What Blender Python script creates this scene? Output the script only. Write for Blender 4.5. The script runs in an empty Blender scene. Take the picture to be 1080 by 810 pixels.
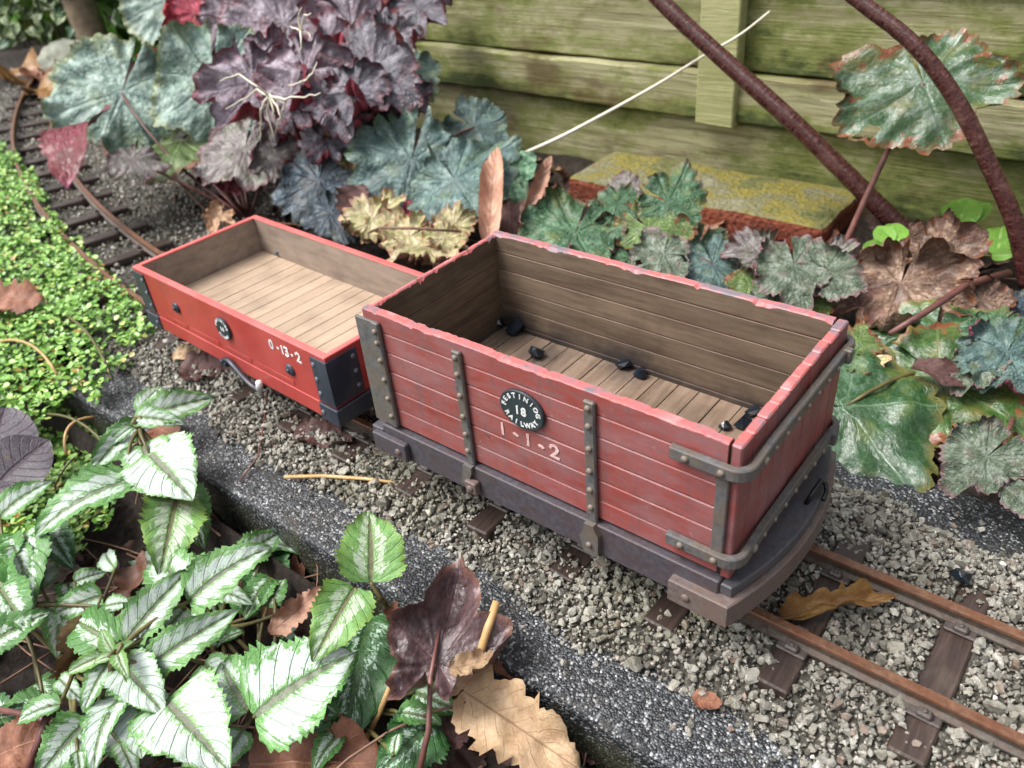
import bpy, bmesh, math, random
import numpy as np
from mathutils import Vector, Matrix, noise as mnoise

# ------------------------------------------------------------------ camera, sky, sun, exposure
# one unit is 10 cm; x runs along the track, y away from the viewer, rail tops at z = 0
sc = bpy.context.scene
COL = sc.collection
R_ = math.radians
CAM = np.array([1.8715, -1.7725, 1.949]); AZ, EL, RO, FPX = 2.294, 0.601, -0.095, 856.0
_d = np.array([math.cos(EL)*math.cos(AZ), math.cos(EL)*math.sin(AZ), -math.sin(EL)])
_r = np.cross(_d, [0, 0, 1]); _r /= np.linalg.norm(_r); _u = np.cross(_r, _d)
CR = math.cos(RO)*_r + math.sin(RO)*_u
CU = -math.sin(RO)*_r + math.cos(RO)*_u
cam = bpy.data.cameras.new('camera'); camo = bpy.data.objects.new('camera', cam); COL.objects.link(camo)
camo.matrix_world = Matrix(((CR[0], CU[0], -_d[0], CAM[0]), (CR[1], CU[1], -_d[1], CAM[1]), (CR[2], CU[2], -_d[2], CAM[2]), (0, 0, 0, 1)))
cam.sensor_width = 36; cam.lens = 36*FPX/1080; cam.clip_start = 0.02; cam.clip_end = 500
cam.dof.use_dof = True; cam.dof.focus_distance = 2.55; cam.dof.aperture_fstop = 2.0
sc.camera = camo

SUN_EL, SUN_AZ = 58, 225          # where the light comes from, degrees
w = bpy.data.worlds.new('World'); sc.world = w; w.use_nodes = True
nt = w.node_tree; bg = nt.nodes['Background']
sky = nt.nodes.new('ShaderNodeTexSky'); sky.sky_type = 'NISHITA'; sky.sun_disc = False
sky.sun_elevation = R_(SUN_EL); sky.sun_rotation = R_(90-SUN_AZ)
sky.air_density = 1.0; sky.dust_density = 6.0; sky.ozone_density = 1.0
hs = nt.nodes.new('ShaderNodeHueSaturation'); hs.inputs['Saturation'].default_value = 0.30
nt.links.new(sky.outputs[0], hs.inputs['Color']); nt.links.new(hs.outputs[0], bg.inputs['Color'])
bg.inputs['Strength'].default_value = 0.11
sun = bpy.data.lights.new('sun', 'SUN'); sun.energy = 1.5; sun.angle = R_(28); sun.color = (1.0, 0.98, 0.95)
suno = bpy.data.objects.new('sun', sun); COL.objects.link(suno)
sdir = Vector((math.cos(R_(SUN_EL))*math.cos(R_(SUN_AZ)), math.cos(R_(SUN_EL))*math.sin(R_(SUN_AZ)), math.sin(R_(SUN_EL))))
suno.rotation_euler = sdir.to_track_quat('Z', 'Y').to_euler()
suno.location = sdir*20
sc.view_settings.view_transform = 'Standard'; sc.view_settings.look = 'None'
sc.view_settings.exposure = 1.06; sc.view_settings.gamma = 1.0
sc.view_settings.use_curve_mapping = False

# ------------------------------------------------------------------ helpers
rng = np.random.default_rng(7); random.seed(7)

def ray(px, py):
    return _d + CR*((px-540)/FPX) - CU*((py-405)/FPX)
def at(px, py, z=None, y=None):
    v = ray(px, py)
    t = (z-CAM[2])/v[2] if y is None else (y-CAM[1])/v[1]
    return Vector(CAM + v*t)
def on_plane(px, py, p, n):
    v = Vector(ray(px, py)); c = Vector(CAM)
    return c + v*((p-c).dot(n)/v.dot(n))

def tag(o, label=None, cat=None, group=None, kind=None):
    if label: o['label'] = label
    if cat: o['category'] = cat
    if group: o['group'] = group
    if kind: o['kind'] = kind
    return o
def thing(name, label, cat, loc=(0, 0, 0), rz=0, group=None):
    o = bpy.data.objects.new(name, None); COL.objects.link(o)
    o.location = loc; o.rotation_euler = (0, 0, rz); o.empty_display_size = 0.05
    return tag(o, label, cat, group)
def link(name, me, parent=None, mat=None):
    o = bpy.data.objects.new(name, me); COL.objects.link(o)
    if parent is not None: o.parent = parent
    if mat is not None:
        me.materials.clear()
        for m in (mat if isinstance(mat, (list, tuple)) else [mat]): me.materials.append(m)
    return o

class MB:
    def __init__(s): s.v = []; s.f = []; s.m = []; s.sm = []
    def add(s, v, f, m=0, smooth=False):
        o = len(s.v); s.v += [tuple(p) for p in v]
        for k in f: s.f.append(tuple(i+o for i in k)); s.m.append(m); s.sm.append(smooth)
        return s
    def box(s, x0, x1, y0, y1, z0, z1, ch=0.003, m=0, jit=0):
        ch = min(ch, .45*min(x1-x0, y1-y0, z1-z0))
        bm = bmesh.new(); bmesh.ops.create_cube(bm, size=1)
        for v in bm.verts:
            v.co = Vector(((x0+x1)/2+v.co.x*(x1-x0), (y0+y1)/2+v.co.y*(y1-y0), (z0+z1)/2+v.co.z*(z1-z0)))
            if jit: v.co += Vector((random.uniform(-jit, jit), random.uniform(-jit, jit), random.uniform(-jit, jit)))
        if ch > 0: bmesh.ops.bevel(bm, geom=list(bm.edges), offset=ch, segments=1, affect='EDGES', profile=.5)
        bm.verts.index_update()
        s.add([v.co.copy() for v in bm.verts], [[v.index for v in f.verts] for f in bm.faces], m); bm.free()
        return s
    def prism(s, poly, z0, z1, ch=0.0, m=0):
        bm = bmesh.new(); vs = [bm.verts.new((p[0], p[1], z0)) for p in poly]
        f = bm.faces.new(vs); r = bmesh.ops.extrude_face_region(bm, geom=[f])
        for v in r['geom']:
            if isinstance(v, bmesh.types.BMVert): v.co.z = z1
        bmesh.ops.recalc_face_normals(bm, faces=list(bm.faces))
        if ch > 0:
            ed = [e for e in bm.edges if abs(e.verts[0].co.z-e.verts[1].co.z) < 1e-6]
            bmesh.ops.bevel(bm, geom=ed, offset=ch, segments=1, affect='EDGES', profile=.5)
        bm.verts.index_update()
        s.add([v.co.copy() for v in bm.verts], [[v.index for v in f.verts] for f in bm.faces], m); bm.free()
        return s
    def tube(s, pts, rad, n=8, m=0, smooth=True, cap=True, rough=0, squash=1):
        pts = [Vector(p) for p in pts]; N = len(pts)
        if not isinstance(rad, (list, tuple, np.ndarray)): rad = [rad]*N
        vs = []; fs = []; up = Vector((0, 0, 1)); x = None
        for i, p in enumerate(pts):
            t = (pts[min(i+1, N-1)]-pts[max(i-1, 0)]).normalized()
            if x is None:
                x = t.cross(up);
                if x.length < .05: x = t.cross(Vector((0, 1, 0)))
            x = (x - t*x.dot(t)).normalized(); y = t.cross(x)
            for k in range(n):
                a = 2*math.pi*k/n; r = rad[i]*(1+random.uniform(-rough, rough))
                vs.append(p + x*math.cos(a)*r + y*math.sin(a)*r*squash)
        for i in range(N-1):
            for k in range(n):
                fs.append((i*n+k, i*n+(k+1) % n, (i+1)*n+(k+1) % n, (i+1)*n+k))
        if cap: fs.append(tuple(range(n-1, -1, -1))); fs.append(tuple((N-1)*n+k for k in range(n)))
        return s.add(vs, fs, m, smooth)
    def sweep(s, pts, sec, m=0, smooth=False, z=True):
        """rectangle-like section (list of (offset sideways, offset up)) along a path in the xy plane"""
        pts = [Vector(p) for p in pts]; N = len(pts); n = len(sec); vs = []; fs = []
        for i, p in enumerate(pts):
            t = (pts[min(i+1, N-1)]-pts[max(i-1, 0)]); t.z = 0; t.normalize()
            sd = Vector((t.y, -t.x, 0))
            k = 1.0
            if 0 < i < N-1:
                a = (pts[i]-pts[i-1]).normalized().dot((pts[i+1]-pts[i]).normalized()); k = 1/max(.5, math.sqrt((1+a)/2))
            for (a_, b_) in sec: vs.append(p + sd*a_*k + Vector((0, 0, b_)))
        for i in range(N-1):
            for k in range(n): fs.append((i*n+k, i*n+(k+1) % n, (i+1)*n+(k+1) % n, (i+1)*n+k))
        fs.append(tuple(range(n-1, -1, -1))); fs.append(tuple((N-1)*n+k for k in range(n)))
        return s.add(vs, fs, m, smooth)
    def dome(s, c, r, h, n=10, m=0, axis=(0, -1, 0), base=.5):
        ax = Vector(axis).normalized(); x = ax.orthogonal().normalized(); y = ax.cross(x); c = Vector(c)
        prof = [(1, 0), (1, base*h), (.75, h*.85)]
        vs = []; fs = []
        for (rr, hh) in prof:
            for k in range(n):
                a = 2*math.pi*k/n; vs.append(c + (x*math.cos(a)+y*math.sin(a))*r*rr + ax*hh)
        vs.append(c+ax*h)
        for i in range(2):
            for k in range(n): fs.append((i*n+k, i*n+(k+1) % n, (i+1)*n+(k+1) % n, (i+1)*n+k))
        for k in range(n): fs.append((2*n+k, 2*n+(k+1) % n, 3*n))
        return s.add(vs, fs, m, True)
    def mesh(s, name):
        me = bpy.data.meshes.new(name); me.from_pydata(s.v, [], s.f)
        me.polygons.foreach_set('material_index', s.m); me.polygons.foreach_set('use_smooth', s.sm)
        bm = bmesh.new(); bm.from_mesh(me); bmesh.ops.recalc_face_normals(bm, faces=list(bm.faces)); bm.to_mesh(me); bm.free()
        return me
    def build(s, name, mat, parent=None):
        return link(name, s.mesh(name), parent, mat)

def np_mesh(name, V, F, attrs=None, smooth=False):
    """triangles from numpy"""
    me = bpy.data.meshes.new(name); n = len(F)
    me.vertices.add(len(V)); me.vertices.foreach_set('co', V.astype(np.float32).ravel())
    me.loops.add(n*3); me.loops.foreach_set('vertex_index', F.astype(np.int32).ravel())
    me.polygons.add(n); me.polygons.foreach_set('loop_start', np.arange(0, n*3, 3, dtype=np.int32))
    try: me.polygons.foreach_set('loop_total', np.full(n, 3, dtype=np.int32))
    except Exception: pass
    me.polygons.foreach_set('use_smooth', np.full(n, smooth, dtype=bool))
    for k, a in (attrs or {}).items():
        at_ = me.attributes.new(k, 'FLOAT', 'POINT'); at_.data.foreach_set('value', a.astype(np.float32))
    me.update(calc_edges=True); me.validate()
    return me

# ------------------------------------------------------------------ node materials
def lin(r, g, b):
    f = lambda c: (c/255/12.92 if c/255 <= .04045 else ((c/255+.055)/1.055)**2.4)
    return (f(r), f(g), f(b), 1)
class Mat:
    def __init__(s, name):
        s.mat = bpy.data.materials.new(name); s.mat.use_nodes = True; s.nt = s.mat.node_tree
        s.b = s.nt.nodes['Principled BSDF']; s.out = s.nt.nodes['Material Output']
        s._tc = None
    def nd(s, t, ins=None, out=0, **pr):
        n = s.nt.nodes.new('ShaderNode'+t)
        for k, v in pr.items(): setattr(n, k, v)
        for k, v in (ins or {}).items():
            if v is None: continue
            if isinstance(v, bpy.types.NodeSocket): s.nt.links.new(v, n.inputs[k])
            else: n.inputs[k].default_value = v
        return n.outputs[out]
    def co(s, which='Object', scale=(1, 1, 1)):
        if s._tc is None: s._tc = s.nt.nodes.new('ShaderNodeTexCoord')
        o = s._tc.outputs[which]
        if tuple(scale) != (1, 1, 1): o = s.nd('Mapping', {'Vector': o, 'Scale': scale})
        return o
    def noise(s, scale, vec=None, detail=4, rough=.6, dist=0):
        return s.nd('TexNoise', {'Vector': vec if vec is not None else s.co(), 'Scale': scale, 'Detail': detail, 'Roughness': rough, 'Distortion': dist})
    def vor(s, scale, vec=None, out='Distance', feature='F1', rnd=1):
        n = s.nt.nodes.new('ShaderNodeTexVoronoi'); n.feature = feature
        n.inputs['Scale'].default_value = scale; n.inputs['Randomness'].default_value = rnd
        s.nt.links.new(vec if vec is not None else s.co(), n.inputs['Vector'])
        return n.outputs[out]
    def ramp(s, fac, stops, interp='LINEAR'):
        n = s.nt.nodes.new('ShaderNodeValToRGB'); s.nt.links.new(fac, n.inputs[0]); cr = n.color_ramp; cr.interpolation = interp
        while len(cr.elements) < len(stops): cr.elements.new(.5)
        for e, (p, c) in zip(cr.elements, stops):
            e.position = p; e.color = c if len(c) == 4 else (*c, 1)
        return n.outputs[0]
    def step(s, x, a, b):
        return s.nd('MapRange', {'Value': x, 'From Min': a, 'From Max': b}, interpolation_type='SMOOTHSTEP')  # a, b may be sockets
    def math(s, op, a, b=None, c=None):
        n = s.nt.nodes.new('ShaderNodeMath'); n.operation = op
        for i, v in enumerate((a, b, c)):
            if v is None: continue
            if isinstance(v, bpy.types.NodeSocket): s.nt.links.new(v, n.inputs[i])
            else: n.inputs[i].default_value = v
        return n.outputs[0]
    def mix(s, f, a, b, blend='MIX'):
        n = s.nt.nodes.new('ShaderNodeMix'); n.data_type = 'RGBA'; n.blend_type = blend
        for i, v in ((0, f), (6, a), (7, b)):
            if isinstance(v, bpy.types.NodeSocket): s.nt.links.new(v, n.inputs[i])
            else: n.inputs[i].default_value = v
        return n.outputs[2]
    def rand(s): return s.nd('ObjectInfo', out='Random')
    def attr(s, name): return s.nd('Attribute', out='Fac', attribute_name=name)
    def sep(s, v): 
        n = s.nt.nodes.new('ShaderNodeSeparateXYZ'); s.nt.links.new(v, n.inputs[0]); return n.outputs
    def bump(s, h, strength=.3, dist=.01, normal=None):
        return s.nd('Bump', {'Height': h, 'Strength': strength, 'Distance': dist, 'Normal': normal})
    def vary(s, col, amount, src=None):
        """brightness varied per object"""
        f = s.math('MULTIPLY_ADD', src if src is not None else s.rand(), amount*2, 1-amount)
        n = s.nt.nodes.new('ShaderNodeHueSaturation'); s.nt.links.new(f, n.inputs['Value'])
        if isinstance(col, bpy.types.NodeSocket): s.nt.links.new(col, n.inputs['Color'])
        else: n.inputs['Color'].default_value = col
        return n.outputs[0]
    def done(s, col, rough=.5, bump=None, spec=.5, coat=0, metal=0, sss=0):
        for k, v in (('Base Color', col), ('Roughness', rough), ('Normal', bump), ('Specular IOR Level', spec), ('Coat Weight', coat), ('Metallic', metal)):
            if v is None: continue
            if isinstance(v, bpy.types.NodeSocket): s.nt.links.new(v, s.b.inputs[k])
            else: s.b.inputs[k].default_value = v
        s.b.inputs['Coat Roughness'].default_value = .25
        return s.mat

def m_red_weathered():
    m = Mat('weathered_red_paint'); c = m.co()
    st = m.noise(9, m.co(scale=(1, 1, 3.2)), 6, .65)
    st2 = m.noise(26, m.co(scale=(.35, .35, 2.2)), 5, .7)
    dr = m.noise(30, m.co(scale=(1.6, 1.6, .18)), 4, .7)
    col = m.ramp(st, [(.25, lin(122, 50, 44)), (.42, lin(146, 70, 64)), (.55, lin(140, 80, 78)), (.72, lin(120, 84, 86))])
    col = m.mix(m.step(st2, .5, .72), col, lin(156, 64, 58))
    col = m.mix(m.math('MULTIPLY', m.step(dr, .52, .72), .7), col, lin(104, 80, 82))
    haze_ = m.noise(4.5, m.co(scale=(1, 1, 2)), 5, .65)
    col = m.mix(m.math('MULTIPLY', m.step(haze_, .40, .68), .6), col, lin(148, 108, 110))
    chip = m.noise(60, c, 5, .7)
    big = m.noise(7, c, 3, .5)
    cm = m.math('MULTIPLY', m.step(chip, .62, .67), m.step(big, .5, .6))
    col = m.mix(cm, col, lin(150, 128, 128))
    col = m.vary(col, .10)
    b = m.bump(m.noise(45, m.co(scale=(.25, .25, 1.6)), 6, .7), .25, .004)
    return m.done(col, m.math('MULTIPLY_ADD', st2, .35, .27), b, .5)
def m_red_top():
    m = Mat('chipped_sky_lightened_red_edge'); c = m.co()
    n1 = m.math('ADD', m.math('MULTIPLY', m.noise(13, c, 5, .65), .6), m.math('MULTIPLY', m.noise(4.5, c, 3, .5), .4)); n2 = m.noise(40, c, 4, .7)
    col = m.ramp(n1, [(.40, lin(118, 108, 116)), (.46, lin(160, 108, 112)), (.54, lin(190, 98, 94)), (.64, lin(206, 130, 130))])  # pink stops paint sky reflection into the plank tops; greys are worn chips
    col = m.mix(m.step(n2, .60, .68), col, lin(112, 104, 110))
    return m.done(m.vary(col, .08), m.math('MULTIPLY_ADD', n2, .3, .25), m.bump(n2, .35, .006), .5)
def m_wood_inside(name, a, b_, d, scalevec, soot=0, spec=.35, rough=.6, dust=0):
    m = Mat(name)
    g = m.noise(22, m.co(scale=scalevec), 7, .7)
    bl = m.noise(5, m.co(), 5, .6)
    fine = m.noise(160, m.co(), 3, .6)
    col = m.ramp(g, [(.3, a), (.5, b_), (.72, d)])
    col = m.mix(m.math('MULTIPLY', m.step(bl, .42, .7), .45), col, tuple(x*.55 for x in a[:3])+(1,))
    col = m.mix(m.math('MULTIPLY', m.step(fine, .55, .7), .22), col, d)
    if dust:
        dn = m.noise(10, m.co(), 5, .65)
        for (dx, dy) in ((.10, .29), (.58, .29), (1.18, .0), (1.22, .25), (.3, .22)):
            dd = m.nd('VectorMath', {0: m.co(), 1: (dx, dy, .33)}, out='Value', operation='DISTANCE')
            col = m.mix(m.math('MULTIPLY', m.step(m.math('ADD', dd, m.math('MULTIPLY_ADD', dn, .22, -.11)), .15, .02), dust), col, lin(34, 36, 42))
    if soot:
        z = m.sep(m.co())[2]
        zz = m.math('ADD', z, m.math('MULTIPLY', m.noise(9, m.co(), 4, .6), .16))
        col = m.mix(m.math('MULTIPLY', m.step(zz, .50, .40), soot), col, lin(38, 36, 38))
    return m.done(m.vary(col, .08), rough, m.bump(g, .25, .004), spec)
def m_iron(name, base, light, rust, rough=.45, amt=.5):
    m = Mat(name)
    n1 = m.noise(12, m.co(), 5, .65); n2 = m.noise(55, m.co(), 5, .7)
    col = m.ramp(n2, [(.3, base), (.7, light)])
    col = m.mix(m.math('MULTIPLY', m.step(n1, .38, .62), amt), col, rust)
    return m.done(col, m.math('MULTIPLY_ADD', n2, .3, rough-.12), m.bump(n2, .3, .004), .5)
def m_paint(name, c0, c1, rough=.4, scale=8, dirt=None):
    m = Mat(name); n1 = m.noise(scale, m.co(), 5, .6); n2 = m.noise(90, m.co(), 3, .6)
    col = m.mix(m.step(n1, .35, .7), c0, c1)
    if dirt is not None:
        dn = m.noise(7, m.co(scale=(1, 1, .5)), 7, .72); fn = m.noise(38, m.co(), 5, .75)
        col = m.mix(m.math('MULTIPLY', m.step(dn, .5, .72), .5), col, dirt)
        col = m.mix(m.math('MULTIPLY', m.step(fn, .60, .72), .45), col, dirt)
    return m.done(col, m.math('MULTIPLY_ADD', n1, .25, rough-.1), m.bump(n2, .12, .003), .5)

def m_leaf_palmate(name, base, light, edge, vein, under, nl, patch=.5, rough=.42, veinw=.05, brown=0, spots=None, blister=1.0, tint=None, coat=.22):
    m = Mat(name); uv = m.sep(m.co('UV')); u, r = uv[0], uv[1]
    phi = m.math('MULTIPLY', m.math('SUBTRACT', u, .5), nl/.93)
    a = m.math('ABSOLUTE', m.math('SUBTRACT', m.math('FRACT', m.math('ADD', phi, .5)), .5))
    nz = m.noise(14, m.co(), 4, .6); nf = m.noise(45, m.co(), 4, .65)
    ar = m.math('MULTIPLY', a, r)
    wob = m.math('MULTIPLY_ADD', m.noise(9, m.co(), 2, .5), .10, -.05)
    arw = m.math('ABSOLUTE', m.math('ADD', ar, m.math('MULTIPLY', wob, .25)))
    v1 = m.step(arw, veinw*.8, veinw*.15)
    s2 = m.math('FRACT', m.math('ADD', m.math('SUBTRACT', m.math('MULTIPLY', r, 5.0), m.math('MULTIPLY', a, 5.0)), m.math('MULTIPLY', wob, 6.0)))
    v2 = m.math('MULTIPLY', m.step(m.math('ABSOLUTE', m.math('SUBTRACT', s2, .5)), .07, .01), .55)
    net = m.vor(19, m.nd('VectorMath', {0: m.co(), 1: m.nd('CombineXYZ', {'X': wob, 'Y': wob})}, operation='ADD'), feature='DISTANCE_TO_EDGE')
    v3 = m.math('MULTIPLY', m.step(net, .07, .0), .28)
    veins = m.math('MAXIMUM', v1, m.math('MAXIMUM', v2, v3))
    lg = m.noise(3.2, m.co(), 3, .5)
    pm = m.math('ADD', m.math('MULTIPLY', nz, .5), m.math('MULTIPLY', lg, .5))
    col = m.mix(m.step(pm, .54-.16*patch, .70-.2*patch), base, light)
    col = m.mix(m.math('MULTIPLY', m.step(lg, .56, .36), .55), col, tuple(x*.5 for x in base[:3])+(1,))
    col = m.mix(m.math('MULTIPLY', m.step(nf, .45, .8), .3), col, tuple(x*.6 for x in base[:3])+(1,))
    col = m.mix(m.math('MULTIPLY', veins, .5), col, vein)
    lg2 = m.noise(2.1, m.nd('VectorMath', {0: m.co(), 1: (7.3, 2.1, 4.4)}, operation='ADD'), 4, .6)
    if tint is not None: col = m.mix(m.math('MULTIPLY', m.step(lg2, .48, .66), .65), col, tint)
    em = m.step(m.math('ADD', r, m.math('MULTIPLY', nf, .30)), 1.00, 1.16)
    col = m.mix(em, col, edge)
    if brown:
        bm_ = m.math('MULTIPLY', m.step(m.math('ADD', m.math('MULTIPLY', r, .5), m.noise(5, m.co(), 3, .5)), 1.02-brown, 1.1-brown), 1)
        col = m.mix(bm_, col, lin(120, 72, 44))
    if spots:
        col = m.mix(m.step(m.noise(30, m.co(), 2, .5), .66, .72), col, spots)
    col = m.vary(col, .14)
    back = m.nd('NewGeometry', out='Backfacing')
    col = m.mix(back, col, under)
    cell = m.vor(19, m.co(), feature='SMOOTH_F1')
    h = m.math('ADD', m.math('MULTIPLY', veins, -1.0), m.math('ADD', m.math('MULTIPLY', cell, -1.2), m.math('MULTIPLY', nf, .5)))
    return m.done(col, m.math('MULTIPLY_ADD', nf, .35, rough-.20), m.bump(h, .6*blister, .016), .5, coat=coat)
def m_add(m, a, b): return m.math('ADD', a, b)
def m_leaf_ovate(name, green, green2, silver, mid, amount=.75, nveins=7, rough=.4, yellow=None, veincol=None, bright=.1):
    m = Mat(name); uv = m.sep(m.co('UV')); v = uv[1]
    u = m.math('ABSOLUTE', m.math('MULTIPLY_ADD', uv[0], 2, -1))
    rnd = m.rand()
    off = m.nd('CombineXYZ', {'X': m.math('MULTIPLY', rnd, 37.0), 'Y': m.math('MULTIPLY', rnd, 11.0)})
    sl = m.math('SUBTRACT', m.math('MULTIPLY', v, nveins), m.math('MULTIPLY', u, 2.2))
    vec = m.nd('CombineXYZ', {'X': m.math('MULTIPLY', uv[0], 5.5), 'Y': m.math('MULTIPLY', sl, 1.15), 'Z': m.math('MULTIPLY', rnd, 50.0)})
    n1 = m.noise(1.5, vec, 7, .75, .4); n2 = m.noise(5, vec, 4, .6)
    nf = m.noise(60, m.co(), 3, .6)
    lv = m.math('ABSOLUTE', m.math('SUBTRACT', m.math('FRACT', sl), .5))
    vl = m.step(lv, .07, .0)
    mr = m.step(m.math('SUBTRACT', u, m.math('MULTIPLY', n1, .10)), .055, -.01)
    col = m.mix(m.step(n2, .4, .65), green, green2)
    if silver is not None:
        amt = m.math('MULTIPLY_ADD', rnd, .30, amount-.15)
        edge = m.math('ADD', u, m.math('MULTIPLY_ADD', n1, 1.7, -.85))
        inn = m.math('SUBTRACT', u, m.math('MULTIPLY_ADD', n2, .9, -.36))
        tip = m.math('ADD', v, m.math('MULTIPLY_ADD', n1, .5, -.25))
        s = m.math('MULTIPLY', m.step(edge, m_add(m, amt, .045), m_add(m, amt, -.045)), m.step(inn, .03, .09))
        s = m.math('MULTIPLY', s, m.step(tip, .04, .12))
        s = m.math('MULTIPLY', s, m.math('MULTIPLY_ADD', vl, -.35, 1.0))
        sv = m.mix(m.step(n2, .35, .7), silver, tuple(x*.80 for x in silver[:3])+(1,))
        col = m.mix(s, col, sv)
    else:
        col = m.mix(m.math('MULTIPLY', vl, .5), col, veincol or mid)
    col = m.mix(m.math('MULTIPLY', mr, .85), col, mid)
    blem = m.noise(7, m.co(), 3, .5)
    col = m.mix(m.math('MULTIPLY', m.step(blem, .70, .76), .7), col, lin(120, 96, 58))
    if yellow is not None:
        col = m.mix(m.math('MULTIPLY', m.step(m.math('ADD', u, n1), 1.1, 1.45), .9), col, yellow)
    col = m.vary(col, bright, rnd)
    h = m.math('ADD', m.math('MULTIPLY', m.math('MAXIMUM', vl, mr), -1), m.math('MULTIPLY', nf, .6))
    return m.done(col, m.math('MULTIPLY_ADD', nf, .3, rough-.15), m.bump(h, .6, .010), .5, coat=.12)
def m_dead(name, a, b_, c_, vein, rough=.55, nveins=8):
    m = Mat(name); uv = m.sep(m.co('UV')); v = uv[1]
    u = m.math('ABSOLUTE', m.math('MULTIPLY_ADD', uv[0], 2, -1))
    n1 = m.noise(4, m.co(), 5, .65); n2 = m.noise(30, m.co(), 5, .7)
    sl = m.math('SUBTRACT', m.math('MULTIPLY', v, nveins), m.math('MULTIPLY', u, 2.4))
    lv = m.math('ABSOLUTE', m.math('SUBTRACT', m.math('FRACT', sl), .5))
    vl = m.math('MAXIMUM', m.math('MULTIPLY', m.step(lv, .05, .0), .7), m.step(u, .05, .0))
    col = m.ramp(n1, [(.3, a), (.5, b_), (.7, c_)])
    col = m.mix(m.math('MULTIPLY', m.step(n2, .45, .75), .5), col, a)
    col = m.mix(m.math('MULTIPLY', vl, .6), col, vein)
    col = m.vary(col, .15)
    h = m.math('ADD', m.math('MULTIPLY', vl, .8), n2)
    return m.done(col, rough, m.bump(h, .5, .008), .4)
def m_stones():
    m = Mat('ballast_stone'); r = m.attr('rnd'); n = m.noise(60, m.co(), 4, .65)
    col = m.ramp(r, [(0, lin(84, 82, 76)), (.2, lin(130, 127, 117)), (.46, lin(160, 156, 143)), (.68, lin(152, 150, 142)), (.87, lin(182, 178, 167)), (.95, lin(130, 110, 96)), (1, lin(212, 209, 202))])
    col = m.mix(m.math('MULTIPLY', m.step(n, .42, .72), .6), col, lin(66, 61, 52))
    wet = m.noise(3.5, m.co(), 4, .6)
    col = m.mix(m.math('MULTIPLY', m.step(wet, .46, .64), .35), col, lin(74, 70, 62))
    grn = m.noise(1.3, m.co(), 3, .5)
    col = m.mix(m.math('MULTIPLY', m.step(grn, .5, .68), .25), col, lin(112, 110, 76))
    return m.done(col, m.math('MULTIPLY_ADD', wet, -.5, .62), m.bump(n, .7, .006), .5)
def m_slab():
    m = Mat('speckled_grey_concrete')
    cell = m.vor(135, m.co(), out='Color'); cr = m.sep(cell)[0]; cg = m.sep(cell)[1]; d = m.vor(135, m.co())
    big = m.noise(2.0, m.co(), 6, .65); n = m.noise(40, m.co(), 5, .7); mid = m.noise(9, m.co(), 5, .65)
    col = m.ramp(cr, [(0, lin(30, 32, 35)), (.45, lin(44, 46, 50)), (.62, lin(66, 68, 72)), (.8, lin(104, 107, 110)), (.93, lin(158, 161, 163)), (1, lin(205, 206, 206))])
    col = m.mix(m.math('MULTIPLY', m.step(d, .35, .62), .55), col, lin(34, 36, 39))
    col = m.mix(m.math('MULTIPLY', m.step(mid, .46, .68), .4), col, lin(34, 35, 37))
    col = m.mix(m.math('MULTIPLY', m.step(big, .5, .68), .5), col, lin(28, 29, 31))
    dirt = m.noise(5, m.co(), 6, .7)
    col = m.mix(m.math('MULTIPLY', m.step(dirt, .56, .7), .55), col, lin(72, 66, 54))
    moss = m.noise(6, m.co(), 5, .65); z = m.sep(m.co())[2]
    # algae that has grown on the damp lower part of the face
    col = m.mix(m.math('MULTIPLY', m.step(m.math('SUBTRACT', m.math('MULTIPLY', moss, .3), z), .33, .43), .65), col, lin(60, 62, 40))
    h = m.math('ADD', m.math('MULTIPLY', d, -.6), m.math('ADD', m.math('MULTIPLY', n, .6), m.math('MULTIPLY', mid, 1.2)))
    return m.done(col, m.math('MULTIPLY_ADD', mid, .6, .10), m.bump(h, .7, .010), .5)
def m_soil():
    m = Mat('dark_damp_soil'); n1 = m.noise(3, m.co(), 6, .7); n2 = m.noise(35, m.co(), 6, .75); d = m.vor(22, m.co())
    col = m.ramp(n2, [(.3, lin(20, 15, 12)), (.5, lin(38, 29, 23)), (.7, lin(64, 50, 39))])
    col = m.mix(m.math('MULTIPLY', m.step(n1, .5, .7), .5), col, lin(70, 62, 52))
    return m.done(col, .7, m.bump(m.math('ADD', n2, d), .9, .03), .35)
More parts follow.
